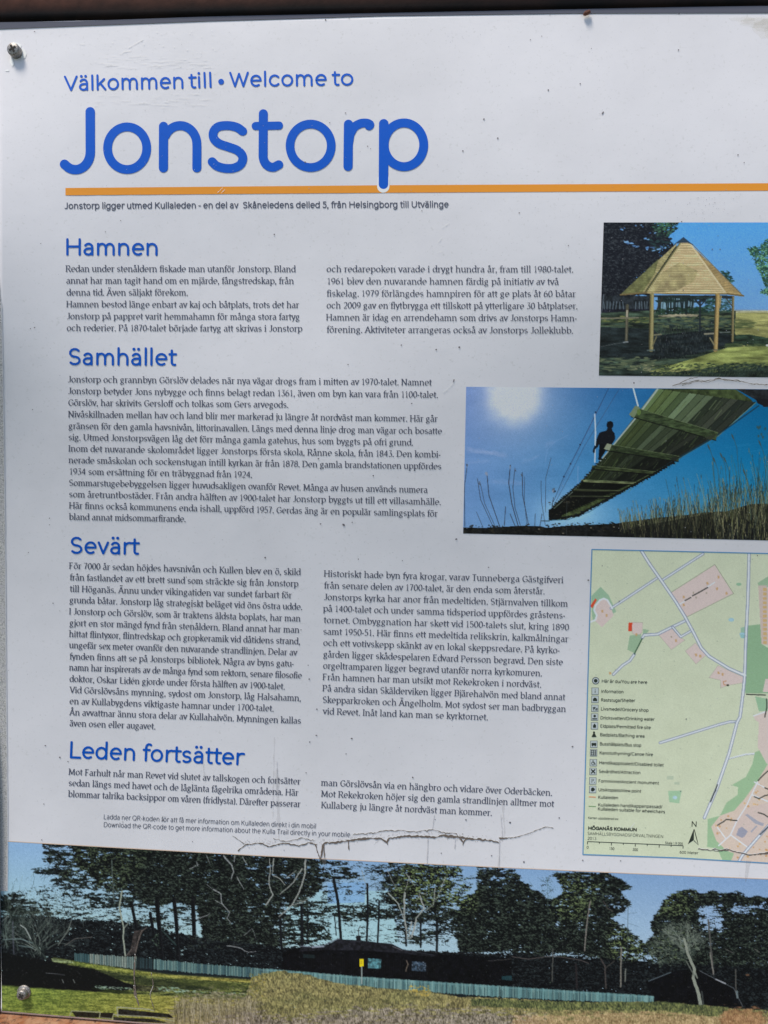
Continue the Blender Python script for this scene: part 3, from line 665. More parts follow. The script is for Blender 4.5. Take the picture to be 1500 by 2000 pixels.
    def beam(x0, y0, x1, y1, w, cl, cd, dx=0):
        nx, ny = (y1 - y0), -(x1 - x0); L = math.hypot(nx, ny); nx, ny = nx / L * w / 2, ny / L * w / 2
        c.poly([(x0 + nx, y0 + ny), (x1 + nx * .8, y1 + ny * .8), (x1 - nx * .8, y1 - ny * .8), (x0 - nx, y0 - ny)], cl, 1, .3, 10, 3)
        c.line([(x0 - nx, y0 - ny + 2), (x1 - nx * .8, y1 - ny * .8 + 2)], 2, cd, .95)
        c.line([(x0 + nx, y0 + ny), (x1 + nx * .8, y1 + ny * .8)], 1, (112, 124, 86), .7)
    beam(850, 158, 1255, 276, 46, (58, 70, 44), (18, 20, 14)); c.poly([(832, 172), (864, 128), (886, 138), (856, 188)], (118, 130, 100)); c.dab(880, 160, 4, 6, (96, 116, 60)); c.poly([(1195, 282), (1258, 262), (1225, 296)], (50, 54, 40))
    beam(728, 328, 1072, 384, 30, (48, 58, 36), (14, 16, 12)); c.poly([(712, 336), (728, 310), (750, 316), (738, 345)], (140, 146, 122)); c.poly([(1020, 380), (1078, 372), (1055, 396)], (36, 40, 32))
    beam(655, 424, 955, 452, 16, (54, 62, 38), (12, 12, 10)); beam(602, 490, 868, 502, 12, (104, 110, 76), (10, 10, 8)); beam(565, 535, 800, 540, 9, (44, 46, 32), (8, 8, 8)); beam(540, 566, 750, 568, 7, (30, 30, 24), (6, 6, 6))
    for i in range(46):
        f = i / 46; x_ = 1040 - f * 540; y_ = float(np.interp(x_, [500, 590, 800, 950, 1070], [672, 655, 540, 458, 386])); c.poly([(x_ - 9, y_ - 4), (x_ + 9, y_ - 9), (x_ + R.uniform(8, 16), y_ + R.uniform(0, 7)), (x_ - 3, y_ + R.uniform(2, 9))], (14, 15, 13), .95)
    for i in range(26):
        f = i / 26; x_ = 700 - f * 240; y_ = float(np.interp(x_, [448, 600, 740], [630, 500, 342])); c.poly([(x_ - R.uniform(3, 12), y_ - 3), (x_ + 5, y_ - 5), (x_ + 5, y_ + 5), (x_ - R.uniform(3, 10), y_ + 3)], (20, 22, 18), .9)
    for i in range(9): c.dab(735 - i * 26, 578 + i * 12, 2.6, 1.5, (24, 28, 32))
    c.poly([(445, 628), (500, 618), (520, 640), (500, 675), (450, 680)], (14, 14, 14), 1, .3, 3)
    for _ in range(40): c.dab(R.uniform(450, 600), R.uniform(560, 672), R.uniform(1, 3), R.uniform(.6, 1.4), R.choice([(10, 10, 10), (36, 34, 26), (60, 56, 44)]), .8)
    c.line([(545, 565), (530, 575), (520, 590)], 3, (30, 30, 28), 1); c.line([(535, 590), (533, 750)], .8, (140, 150, 160), .5)
    c.line([(410, 682), (450, 684)], 1.4, (60, 70, 80))
    # reeds
    for pts, w in (([(56, 412), (42, 520), (44, 710)], 1.3), ([(105, 480), (120, 580), (180, 710)], 1.2), ([(118, 500), (140, 600), (190, 710)], 1.0), ([(150, 450), (160, 560), (212, 710)], 1.6), ([(263, 415), (255, 500), (270, 600), (300, 705)], 1.8), ([(285, 430), (275, 520), (285, 620), (310, 702)], 1.2), ([(320, 450), (322, 560), (350, 700)], 1.4), ([(330, 470), (330, 580), (342, 700)], .9), ([(100, 640), (130, 710)], .9), ([(240, 615), (234, 705)], 1.4), ([(262, 650), (285, 706)], 1.4), ([(382, 648), (380, 705)], 1.2), ([(410, 490), (412, 590), (430, 700)], .9), ([(458, 380), (432, 480), (432, 640)], .9), ([(415, 650), (405, 706)], 1.3), ([(470, 570), (462, 620)], 1.5)):
        c.line(pts, w, (52, 58, 72), .9)
    for x, y, r_ in ((148, 458, 3.4), (56, 418, 1.8), (263, 424, 2), (113, 502, 1.8), (320, 460, 1.6), (470, 535, 3), (285, 435, 1.4)):
        for _ in range(5): c.dab(x + R.uniform(-4, 4), y + R.uniform(-8, 8), r_ * .5, r_ * .8, R.choice([(88, 92, 98), (60, 62, 70), (140, 150, 170)]), .8)
    gold = [(134, 130, 92), (110, 110, 70), (84, 88, 56), (158, 150, 112), (60, 64, 44), (40, 42, 32), (96, 104, 84)]
    for _ in range(520):
        x = R.uniform(790, 1800); f = min(1, (x - 790) / 600); y0 = 700 + R.uniform(-20, 50) - 30 * f; L = R.uniform(30, 70) + f * R.uniform(40, 330) * R.random() ** .5
        a = R.uniform(-.28, .12); xm = x + a * L * .4; c.line([(x, y0), (xm, y0 - L * .55), (x + a * L, y0 - L)], R.uniform(.6, 1.2), R.choice(gold), R.uniform(.35, .85), w2=.5)
        if R.random() < .35: c.dab(x + a * L, y0 - L, .9, R.uniform(2, 5), R.choice([(110, 100, 72), (60, 66, 60), (140, 128, 96)]), .6)
    c.blades([(860, 740), (960, 650), (1240, 620), (1270, 560), (1400, 540), (1800, 480), (1800, 800), (860, 800)], 1700, (8, 40), (.5, 1.1), gold + [(24, 24, 20)] * 4, lean=(-.25, .3))
    c.poly([(1150, 660), (1240, 640), (1250, 760), (900, 760), (820, 720)], (16, 16, 14), .45, .5, 6)
    for x, y in ((1330, 270), (1215, 320), (1460, 300), (1292, 380), (1275, 360), (1385, 440), (1240, 380)):
        c.line([(x, y), (x + 20, y + 60), (x + 34, y + 240)], 1, (60, 78, 72), .8); c.dab(x, y + 8, 1.3, 6, (64, 74, 66), .9, -.4)
    for _ in range(9):
        x = R.uniform(1440, 1510); c.dab(x, R.uniform(230, 320), 2, 3, (60, 76, 70), .7)
    c.grain(6, 9)
    return c
# ---- printed map
def paint_map():
    c = Canvas(1130, 1065, 1640, 1700, 2.0, 6); R = c.rs
    gr = np.array([188, 193, 167.]); u = vnoise(c.h, c.w, 60, 4, 3)[..., None]
    c.a[:] = gr + (u - .5) * 8
    TA, TB = shift(1120, 1050, .25333), shift(1120, 1350, .25333)
    pink, grn, road, edge, bld = (198, 180, 174), (144, 168, 138), (200, 205, 214), (120, 126, 150), (190, 158, 108)
    c.T = TA
    c.poly([(140, 450), (210, 380), (270, 440), (330, 570), (290, 600), (150, 640), (140, 560)], (142, 170, 142))
    c.poly([(160, 520), (210, 480), (250, 470), (290, 540), (310, 600), (220, 690), (165, 640), (178, 600)], pink)
    for p_ in ([(450, 652), (535, 655), (530, 730), (500, 760), (455, 740)], [(650, 742), (750, 690), (820, 770), (860, 790), (755, 865)], [(862, 875), (940, 812), (1025, 905), (945, 975)], [(1045, 1080), (1115, 985), (1230, 1040), (1310, 1075), (1305, 1120), (1190, 1140), (1135, 1160), (1135, 1100)]):
        c.poly(p_, pink); c.line(p_ + p_[:1], .7, (150, 150, 130), .8)
    pk = [(750, 425), (1090, 208), (1235, 432), (875, 612)]; c.poly(pk, pink); c.line(pk + pk[:1], 1.0, (128, 138, 108))
    c.poly([(435, 755), (520, 745), (520, 790), (470, 890), (415, 865)], grn); c.poly([(535, 705), (585, 712), (560, 745), (535, 745)], grn)
    c.poly([(1290, 695), (1330, 685), (1320, 780), (1290, 770)], (142, 172, 150)); c.poly([(1340, 680), (1440, 668), (1450, 820), (1500, 850), (2100, 850), (2100, 1205), (1325, 1200)], (134, 164, 130))
    c.poly([(1420, 350), (1500, 300), (2100, 260), (2100, 400), (1430, 380)], grn)
    c.poly([(1425, 370), (1490, 370), (1500, 420), (1500, 830), (1450, 820)], (188, 170, 160)); c.poly([(1500, 360), (2100, 360), (2100, 840), (1500, 840)], (196, 196, 204))
    for y in range(390, 800, 34): c.poly([(1462, y), (1492, y), (1492, y + 22), (1462, y + 22)], bld, .9)
    c.poly([(1480, 1090), (2100, 1080), (2100, 1200), (1460, 1190)], pink)
    for x, y in ((1217, 634), (1302, 745)): c.dab(x, y, 5.4, 3.4, (140, 176, 190)); c.dab(x, y, 3.6, 2, (156, 186, 196))
    c.dab(1302, 760, 4, 4, (136, 176, 176)); c.dab(1275, 360, 5, 3, (136, 170, 140))
    def rd(pts, w, casing=True, col=road):
        if casing: c.line(pts, w + 2.6, edge)
        c.line(pts, w, col)
    rd([(1000, 125), (830, 235), (690, 325)], 2.6); rd([(645, 312), (360, 500), (290, 545)], 2.6); c.line([(300, 545), (285, 520), (262, 482), (235, 470), (205, 482), (170, 525), (160, 560), (180, 600), (170, 635), (135, 650)], 3.4, road)
    rd([(865, 640), (760, 690), (650, 745), (545, 752), (530, 775)], 3.2); rd([(765, 690), (828, 765), (920, 712)], 2.6); rd([(470, 900), (435, 950), (380, 985), (308, 1055)], 3); rd([(805, 522), (860, 490)], 2, False); rd([(1035, 380), (1090, 345)], 2, False)
    main = [(520, 95), (585, 200), (680, 335), (790, 495), (860, 610), (930, 740), (985, 850), (1045, 915), (1200, 1010), (1310, 1058)]
    TBm = lambda x, y: (x, y + 300 / .25333)
    vert = [(1355, 118), (1345, 480), (1330, 780), (1320, 1080), (1308, 1200), (1285, 1382)]
    low = [TBm(*q) for q in ((1262, 240), (1200, 480), (1110, 740), (1010, 975))]
    rd([TBm(*q) for q in ((1262, 236), (1205, 236), (1130, 255), (668, 398))], 2.7); rd([TBm(*q) for q in ((1195, 520), (1330, 485), (1415, 478), (1460, 505))], 2.6, False)
    c.line([TBm(*q) for q in ((1195, 525), (1330, 492), (1415, 486))], .8, edge, .7)
    rd(main, 3.7); rd(vert + low, 3.7); c.line(main[-2:], 3.7, road); c.line([(1300, 1050), (1325, 1062)], 4, road)
    c.poly([(168, 470), (182, 480), (146, 545), (128, 528)], (196, 74, 48)); c.poly([(427, 653), (455, 655), (450, 724), (421, 722)], (196, 70, 46))
    for x, y in ((222, 568), (255, 600), (850, 520), (1033, 352), (1118, 305), (1107, 395), (790, 795), (850, 458), (1150, 1055), (1118, 1042), (485, 748), (283, 1045), (1180, 430), (945, 905), (978, 915)):
        c.poly([(x - 9, y - 9), (x + 7, y - 11), (x + 10, y + 8), (x - 6, y + 12)], (184, 148, 104), .9)
    for x, y in ((755, 765), (925, 425), (1025, 428), (945, 462)): c.poly([(x - 6, y - 6), (x + 6, y - 8), (x + 6, y + 8), (x - 4, y + 8)], (150, 136, 118), .8)
    c.line([(1180, 1105), (1155, 1110), (1160, 1135), (1188, 1138)], 1.6, (180, 130, 90)); c.dab(1190, 1138, 2.6, 2, (50, 50, 40))
    # lower right: town
    c.T = TB
    g2 = [(1480, 440), (1400, 470), (1380, 560), (1330, 660), (1220, 725), (1270, 740), (1265, 800), (1180, 860), (1130, 960), (1035, 985), (1030, 1200), (1110, 1215), (1150, 1305), (1220, 1312), (1240, 1240), (1200, 1180), (1500, 700), (2100, 600), (2100, 440)]
    c.poly(g2, (144, 172, 136))
    c.poly([(1500, 560), (1420, 690), (1320, 830), (1240, 920), (1130, 960), (1062, 1045), (1100, 1150), (1180, 1230), (1240, 1250), (1210, 1320), (2100, 1350), (2100, 500)], (196, 178, 164))
    c.poly([(1400, 40), (1500, 60), (1500, 150), (1430, 155)], (140, 172, 140)); c.poly([(1390, 190), (1500, 150), (2100, 150), (2100, 560), (1490, 560), (1420, 430), (1430, 240), (1400, 220)], (196, 180, 172)); c.poly([(1500, 160), (2100, 160), (2100, 400), (1500, 400)], (190, 186, 190))
    for _ in range(230):
        x, y = R.uniform(1070, 2050), R.uniform(560, 1300)
        b = c.inside([(1500, 580), (1425, 700), (1330, 840), (1250, 930), (1140, 970), (1080, 1045), (1110, 1140), (1190, 1215), (1240, 1240), (1240, 1310), (2050, 1330), (2050, 560)])
        X, Y = c.T(x, y)
        if not b[1](X, Y): continue
        a = R.uniform(-.6, .6); r_ = R.uniform(7, 12); cs, sn = math.cos(a) * r_, math.sin(a) * r_
        c.poly([(x - cs, y - sn), (x + sn, y - cs), (x + cs, y + sn), (x - sn, y + cs)], R.choice([(190, 152, 104), (196, 160, 112), (184, 142, 100)]), .9)
    c.poly([(1240, 1000), (1330, 900), (1500, 860), (1500, 1000), (1340, 1200), (1210, 1110)], (192, 174, 166))
    for p_ in ([(1420, 700), (1330, 890), (1260, 1000), (1210, 1110), (1120, 1190)], [(1110, 1050), (1170, 1130)], [(1215, 1110), (1345, 1205)], [(1380, 800), (1500, 850)], [(1395, 700), (1470, 740)], [(1390, 190), (1480, 158)]): c.line(p_, 2.4, (202, 204, 212))
    rd([(1275, 1315), (1300, 1270), (1350, 1210), (1500, 1040), (1700, 850)], 3.4)
    c.poly([(1272, 1060), (1300, 1045), (1345, 1080), (1320, 1120), (1300, 1130), (1255, 1110)], (142, 142, 156)); c.poly([(1325, 955), (1340, 945), (1420, 1000), (1470, 1020), (1460, 1040), (1400, 1020)], (150, 150, 160)); c.poly([(1365, 1080), (1410, 1035), (1418, 1042), (1372, 1090)], (150, 150, 160))
    c.poly([(730, 770), (835, 765), (815, 865), (740, 855)], (148, 178, 146)); c.dab(783, 820, 4.6, 3.4, (164, 188, 196))
    c.poly([(722, 655), (770, 655), (770, 680), (722, 680)], (160, 172, 150), .7); c.poly([(778, 700), (818, 700), (818, 722), (778, 722)], (160, 172, 150), .7)
    blk = (44, 48, 44)
    for p_ in ([(1335, 25), (1400, 28), (1480, 30)], [(1490, 60), (1490, 130), (1475, 200)], [(1425, 690), (1465, 645), (1500, 615)], [(1395, 815), (1430, 828), (1475, 805), (1500, 800)], [(1425, 935), (1470, 950), (1500, 970)], [(1110, 1035), (1180, 990), (1260, 998)], [(1440, 1105), (1500, 1045)], [(1475, 745), (1500, 755)]): c.line(p_, 2.3, blk, .9, jit=.3)
    c.T = TA; c.line([(860, 485), (905, 462)], 2.2, blk, .9, jit=.3); c.line([(918, 450), (1035, 385)], 2.4, blk, .9, jit=.3); c.line([(530, 778), (470, 898)], 2.4, (54, 84, 60), .95, jit=.2)
    c.T = TB; c.line([(1112, 722), (1085, 790), (1058, 852)], 2.3, blk, .9, jit=.5)
    c.T = lambda x, y: (x, y)
    for _ in range(120): c.dab(R.uniform(1150, 1480), R.uniform(1085, 1660), R.uniform(.5, 1.6), R.uniform(.4, .9), (120, 134, 112), .5)
    c.grain(4, 10)
    return c
# ---- wide photo along the foot of the board
def paint_panorama():
    c = Canvas(-5, 1635, 1640, 2070, 2.0, 9); R = c.rs
    t = np.clip((c.Y - 1650) / 190, 0, 1)[..., None]; u = np.clip(c.X / 1500, 0, 1)[..., None]
    tl = np.array([134, 166, 198]) * (1 - u) + np.array([98, 130, 174]) * u; bl = np.array([158, 186, 180]) * (1 - u) + np.array([142, 164, 188]) * u
    c.a[:] = tl * (1 - t) + bl * t
    ident = lambda x, y: (x, y)
    L_, M_, R_ = shift(0, 1600, 1 / 3), shift(500, 1600, 1 / 3), shift(1000, 1600, 1 / 3)
    dk = [(9, 12, 14), (14, 18, 20), (19, 24, 25), (24, 31, 29)]
    c.T = ident
    c.poly([(560, 1740), (760, 1740), (780, 1842), (560, 1845)], (150, 184, 188), .7)
    c.poly([(640, 1725), (715, 1722), (712, 1762), (640, 1765)], (118, 156, 194), .8)
    # --- everything dark: density field of crowns, hill and undergrowth
    D = [
     (.42, [(20, 1738), (110, 1728), (180, 1742), (240, 1775), (240, 1800), (-5, 1800), (-5, 1745)]),
     (.66, [(-5, 1752), (50, 1750), (90, 1770), (110, 1800), (-5, 1800)]),
     (.58, [(82, 1640), (250, 1650), (250, 1752), (190, 1742), (130, 1722), (100, 1700), (84, 1668)]),
     (.74, [(62, 1702), (85, 1694), (140, 1696), (150, 1708), (80, 1710)]), (.7, [(95, 1715), (190, 1712), (220, 1730), (110, 1728)]),
     (.62, [(150, 1745), (250, 1750), (320, 1768), (330, 1778), (180, 1768)]),
     (.84, [(140, 1640), (500, 1650), (500, 1700), (250, 1740), (180, 1712), (150, 1690)]),
     (.98, [(235, 1640), (520, 1660), (540, 1700), (520, 1790), (500, 1860), (400, 1860), (385, 1770), (350, 1762), (300, 1768), (262, 1755), (240, 1730)]),
     (.44, [(240, 1780), (300, 1768), (384, 1764), (384, 1818), (310, 1815), (250, 1800)]),
     (.86, [(480, 1660), (640, 1678), (650, 1720), (600, 1760), (545, 1800), (545, 1850), (480, 1850)]),
     (.60, [(545, 1770), (640, 1750), (650, 1850), (545, 1850)]),
     (.60, [(620, 1680), (800, 1690), (800, 1790), (640, 1790)]),
     (.30, [(635, 1722), (745, 1722), (745, 1765), (635, 1768)]),
     (.74, [(660, 1776), (800, 1770), (800, 1796), (668, 1796)]),
     (.20, [(652, 1796), (765, 1798), (780, 1842), (652, 1842)]),
     (.36, [(672, 1678), (700, 1678), (760, 1712), (740, 1726), (690, 1716)]),
     (.76, [(760, 1680), (905, 1695), (905, 1830), (790, 1830), (760, 1780)]),
     (.52, [(770, 1800), (880, 1796), (880, 1845), (770, 1845)]),
     (.50, [(880, 1712), (925, 1712), (915, 1775), (885, 1775)]),
     (.70, [(930, 1690), (1005, 1697), (1005, 1740), (930, 1740)]),
     (.97, [(905, 1760), (940, 1730), (1010, 1730), (1060, 1745), (1085, 1770), (1090, 1860), (895, 1860), (890, 1790)]),
     (.86, [(1000, 1700), (1012, 1706), (1020, 1722), (1055, 1742), (1060, 1760), (1000, 1760)]),
     (.28, [(1055, 1712), (1080, 1705), (1085, 1745), (1058, 1748)]),
     (.82, [(1080, 1706), (1115, 1702), (1160, 1706), (1185, 1706), (1205, 1714), (1236, 1732), (1215, 1742), (1234, 1762), (1220, 1782), (1200, 1790), (1180, 1800), (1090, 1800), (1070, 1765), (1100, 1740)]),
     (.94, [(1095, 1760), (1130, 1740), (1190, 1760), (1195, 1800), (1220, 1830), (1250, 1835), (1270, 1850), (1270, 1930), (1000, 1930), (1000, 1840), (1085, 1850)]),
     (.72, [(1190, 1790), (1222, 1810), (1255, 1835), (1250, 1880), (1195, 1860)]),
     (.86, [(1268, 1806), (1282, 1780), (1300, 1752), (1345, 1734), (1372, 1745), (1395, 1740), (1415, 1744), (1450, 1742), (1462, 1752), (1485, 1748), (1505, 1756), (1640, 1740), (1640, 1860), (1255, 1860), (1262, 1836), (1276, 1826)]),
     (.97, [(1290, 1770), (1340, 1750), (1362, 1790), (1360, 1830), (1390, 1850), (1420, 1800), (1500, 1800), (1640, 1790), (1640, 1990), (1250, 1980), (1255, 1850), (1280, 1820)]),
     (.46, [(1362, 1770), (1412, 1766), (1412, 1820), (1366, 1815)]), (.56, [(1430, 1764), (1500, 1764), (1500, 1786), (1430, 1786)]),
     (.62, [(1205, 1865), (1260, 1850), (1300, 1885), (1270, 1910), (1205, 1900)]),
     (.60, [(1062, 1860), (1145, 1858), (1150, 1885), (1070, 1890)]),
    ]
    dens = field(c, D, 3.2)
    g1 = field(c, [(1, [(780, 1690), (930, 1690), (930, 1780), (760, 1760)]), (.7, [(1080, 1705), (1180, 1720), (1140, 1800), (1080, 1790)]), (.9, [(1190, 1790), (1260, 1840), (1260, 1900), (1190, 1870)]), (.7, [(1280, 1740), (1370, 1740), (1340, 1790), (1280, 1790)]), (.5, [(1270, 1830), (1340, 1800), (1370, 1850), (1300, 1890), (1265, 1880)]), (.35, [(150, 1650), (300, 1660), (240, 1740), (120, 1720)])], 8)
    c.foliage(dens, (8, 10, 12), (58, 68, 58), 21, .15, (17, 4.4), (108, 122, 74), g1)
    # dark ground belt and undergrowth
    belt = [(-5, 1792), (70, 1788), (120, 1793), (250, 1800), (330, 1818), (420, 1835), (560, 1850), (1000, 1862), (1640, 1900), (1640, 1975), (1250, 1965), (620, 1915), (250, 1885), (-5, 1935)]
    dens2 = field(c, [(.97, belt)], 3)
    c.foliage(dens2, (7, 8, 12), (34, 40, 42), 33, .06, (8, 4))
    for _ in range(420):
        x = R.uniform(20, 1500); y = R.uniform(1800, 1925)
        if dens2[int((y - c.y0) * 2), int((x - c.x0) * 2)] > .5: c.line([(x, y), (x + R.uniform(-8, 8), y + R.uniform(-7, 7))], R.uniform(.4, .9), R.choice([(58, 64, 66), (40, 46, 50), (84, 88, 88)]), R.uniform(.25, .6))
    # tips of the long left boughs
    for y, x0, x1 in ((1652, 84, 130), (1664, 88, 130), (1678, 82, 130), (1700, 62, 130), (1706, 72, 110), (1718, 98, 170), (1733, 112, 190), (1748, 165, 240), (1756, 180, 260), (1770, 200, 290)):
        for _ in range(int((x1 - x0) / 1.6)): x = R.uniform(x0, x1); c.dab(x, y + R.gauss(0, 1.6), R.uniform(1.4, 4.6), R.uniform(.6, 1.5), R.choice(dk + [(34, 46, 42)]), .85, R.uniform(-.35, .35))
    # bare twigs against the sky everywhere it shows
    for _ in range(900):
        x = R.uniform(20, 1240); y = R.uniform(1690, 1845)
        if .15 < dens[int((y - c.y0) * 2), int((x - c.x0) * 2)] < .72: c.line([(x, y), (x + R.uniform(-9, 9), y + R.uniform(-5, 5)), (x + R.uniform(-14, 14), y + R.uniform(-8, 8))], R.uniform(.35, .8), R.choice([(24, 30, 34), (40, 48, 50), (14, 18, 22), (96, 104, 100)]), R.uniform(.4, .85))
    # shrub at the far left
    c.T = L_
    for _ in range(34):
        x, y = c.T(R.uniform(190, 280), R.uniform(740, 820)); c.branch(x, y, R.uniform(.5, 2.7), R.uniform(20, 33), 1.9, R.choice([(20, 26, 26), (28, 34, 34), (104, 112, 104), (76, 84, 78), (44, 52, 48)]), 5, .8)
    for _ in range(22):
        x, y = c.T(R.uniform(10, 130), R.uniform(600, 800)); c.branch(x, y, R.uniform(.9, 2.2), R.uniform(14, 24), 1.5, R.choice([(20, 26, 24), (40, 50, 46), (84, 96, 90)]), 5, .75)
    for _ in range(150):
        x, y = R.uniform(10, 520), R.uniform(330, 640); c.line([(x, y), (x + R.uniform(-22, 22), y - R.uniform(10, 44))], R.uniform(.35, .8), R.choice([(30, 40, 40), (60, 74, 68), (14, 20, 20), (118, 130, 120)]), .6)
    c.line([(10, 600), (50, 565)], 1.6, (120, 124, 122), .8); c.line([(120, 620), (150, 640), (180, 700)], 2.2, (140, 146, 142), .9); c.line([(20, 705), (120, 700), (190, 725)], 2.0, (104, 120, 120), .7); c.line([(110, 740), (190, 752)], 1.8, (100, 118, 118), .7)
    c.line([(75, 600), (78, 720), (88, 885)], 2.4, (74, 76, 86), .7)
    for p_ in ([(120, 870), (135, 900)], [(200, 870), (215, 915)]): c.line(p_, 3.0, (84, 86, 80), .6)
    c.line([(420, 590), (400, 650), (340, 740)], 1.6, (112, 118, 110), .8); c.line([(540, 690), (440, 700), (380, 740)], 1.6, (90, 88, 84), .8)
    # trunks at the left
    for p_, w in (([(920, 480), (935, 650), (950, 820)], 8.5), ([(1020, 470), (1035, 620), (1045, 830)], 7.5), ([(1130, 460), (1140, 720)], 8), ([(770, 490), (800, 640)], 6), ([(880, 550), (925, 800)], 6)): c.line(p_, w, (11, 12, 16), 1, w2=w * .85); c.line([(a + w, b) for a, b in p_], .8, (52, 54, 56), .6)
    c.line([(655, 240), (662, 380), (668, 480)], 1.6, (100, 112, 106), .7, jit=.8); c.line([(715, 420), (700, 520), (725, 640), (722, 700), (735, 800)], 2.8, (138, 144, 130), .95, jit=.5); c.line([(750, 610), (725, 640)], 1.6, (130, 136, 124), .9)
    c.poly([(785, 655), (845, 645), (822, 690), (796, 790), (735, 805), (765, 765)], (52, 46, 44), .85, .4, 4); c.line([(860, 635), (830, 655), (808, 720), (795, 780)], 1.4, (112, 100, 92), .8); c.line([(740, 800), (770, 762)], 1.6, (96, 90, 84), .8)
    for _ in range(80): x, y = R.uniform(600, 780), R.uniform(380, 640); c.dab(x, y, R.uniform(.5, 1.7), R.uniform(.4, 1), R.choice([(150, 170, 160), (90, 110, 100)]), .55)
    c.line([(950, 650), (1030, 735)], 3, (50, 70, 66), .6); c.scatter([(880, 720), (930, 660), (940, 760)], 20, (.8, 2), (.6, 1.4), [(84, 104, 84), (60, 76, 60)], (.5, .8))
    c.scatter([(1080, 640), (1300, 660), (1300, 760), (1100, 760)], 90, (1, 3), (.5, 1.4), [(44, 52, 46), (58, 66, 56)], (.4, .7))
    pale = (140, 142, 142)
    for p_, w in (([(1310, 215), (1360, 270), (1370, 310), (1355, 350)], 3.2), ([(1375, 200), (1372, 250)], 2.2), ([(1390, 340), (1430, 410)], 1.9), ([(1250, 410), (1295, 440), (1300, 490), (1345, 545), (1330, 580), (1355, 610)], 2.2), ([(1260, 475), (1310, 500)], 1.4), ([(1150, 580), (1215, 565), (1230, 550)], 1.7), ([(1110, 290), (1165, 265)], 1.5), ([(1150, 250), (1160, 275)], 1.4), ([(1330, 740), (1400, 750), (1455, 780), (1500, 775)], 2.0), ([(1210, 210), (1230, 260)], 1.2), ([(1420, 220), (1450, 270)], 1.8), ([(1210, 380), (1260, 420)], 1.0), ([(1430, 680), (1480, 640), (1500, 700)], 1.0)): c.line(p_, w, pale, .8, jit=.7, w2=w * .5)
    for _ in range(110): x, y = R.uniform(700, 1490), R.uniform(230, 800); c.line([(x, y), (x + R.uniform(-30, 30), y + R.uniform(-12, 12))], R.uniform(.4, .8), (74, 80, 82), .45)
    # middle stems and boughs
    c.T = M_
    for p_, w in (([(455, 350), (480, 480), (490, 600), (498, 705)], 5.6), ([(652, 380), (655, 560), (648, 720)], 4.2), ([(722, 480), (718, 620), (712, 725)], 3.6), ([(268, 500), (270, 740)], 5.4), ([(140, 560), (150, 760)], 5), ([(460, 560), (470, 680)], 2), ([(305, 540), (300, 730)], 2.4), ([(1060, 600), (1060, 780)], 5), ([(965, 600), (965, 750)], 3.6), ([(875, 600), (880, 740)], 4)): c.line(p_, w, (18, 20, 24), 1, w2=w * .9, jit=.3)
    for p_, w in (([(60, 500), (100, 440), (75, 380), (85, 300), (80, 230)], 2.8), ([(100, 330), (140, 350), (170, 385)], 2.2), ([(105, 230), (95, 320)], 2.4), ([(290, 240), (285, 330), (255, 420), (215, 500), (135, 570)], 3.6), ([(240, 480), (290, 480)], 1.6), ([(270, 290), (220, 370), (140, 440)], 2.6), ([(180, 345), (235, 300)], 1.6), ([(215, 500), (270, 490), (320, 450)], 1.5), ([(870, 430), (870, 560), (885, 700)], 3.6), ([(775, 430), (830, 490), (860, 560), (885, 640)], 2.4), ([(960, 450), (985, 520), (940, 580), (905, 700)], 3.0), ([(1050, 400), (1040, 500), (990, 540)], 1.8), ([(900, 330), (870, 430)], 1.4), ([(880, 320), (930, 390)], 1.7), ([(940, 590), (915, 690)], 3.2), ([(910, 600), (895, 700)], 2.6), ([(1110, 340), (1080, 420), (1050, 480)], 1.5), ([(1000, 440), (960, 430), (940, 480)], 1.4), ([(620, 300), (650, 400)], 1.2), ([(770, 300), (830, 420)], 1.2)): c.line(p_, w, (146, 148, 142), .85, jit=.8, w2=w * .5)
    # house
    c.poly([(160, 775), (260, 748), (400, 748), (480, 702), (600, 708), (800, 732), (860, 762), (1060, 792), (1500, 812), (1500, 990), (620, 945), (150, 885)], (8, 8, 12), 1, .35, 8)
    c.poly([(262, 750), (400, 750), (480, 704), (600, 710), (800, 734), (860, 764), (1060, 794), (1040, 806), (850, 784), (620, 768), (400, 766), (250, 776)], (26, 26, 31), .9, .4, 5)
    for i in range(60): xx = 300 + i * 13; c.line([(xx, 790 + i * .9), (xx - 1, 868 + i * 1.1)], .6, (30, 26, 28) if i % 3 else (40, 34, 34), .55)
    c.poly([(588, 682), (615, 682), (615, 714), (588, 712)], (24, 24, 28)); c.line([(602, 682), (600, 645), (612, 624)], 1.5, (60, 58, 58))
    c.line([(262, 744), (330, 748), (390, 744), (440, 718), (490, 698)], 2.0, (92, 96, 108), .85); c.line([(330, 750), (395, 746)], 2.6, (140, 146, 158), .8)
    c.line([(480, 705), (620, 715), (790, 730), (860, 765), (1040, 795)], .9, (44, 48, 54), .9); c.line([(800, 745), (855, 768)], 2, (78, 76, 80), .9, jit=.5); c.line([(1360, 830), (1500, 818)], 1.2, (84, 82, 78), .6, jit=.6); c.line([(860, 770), (1350, 790), (1420, 800)], 1, (60, 57, 56), .5, jit=1)
    c.poly([(657, 815), (734, 820), (732, 876), (656, 872)], (62, 98, 104), 1, .45, 4); c.poly([(915, 832), (996, 838), (995, 892), (912, 888)], (44, 56, 68), 1, .5, 3)
    for _ in range(16): c.dab(R.uniform(915, 995), R.uniform(835, 890), 1.2, .8, (112, 124, 140), .8)
    c.line([(880, 825), (890, 850), (878, 890)], 2.0, (110, 98, 86), .75, jit=.9)
    for _ in range(60): c.dab(R.uniform(180, 1500), R.uniform(780, 950), R.uniform(.5, 1.4), R.uniform(.4, 1.0), R.choice([(52, 52, 58), (76, 82, 84), (36, 50, 52)]), .6)
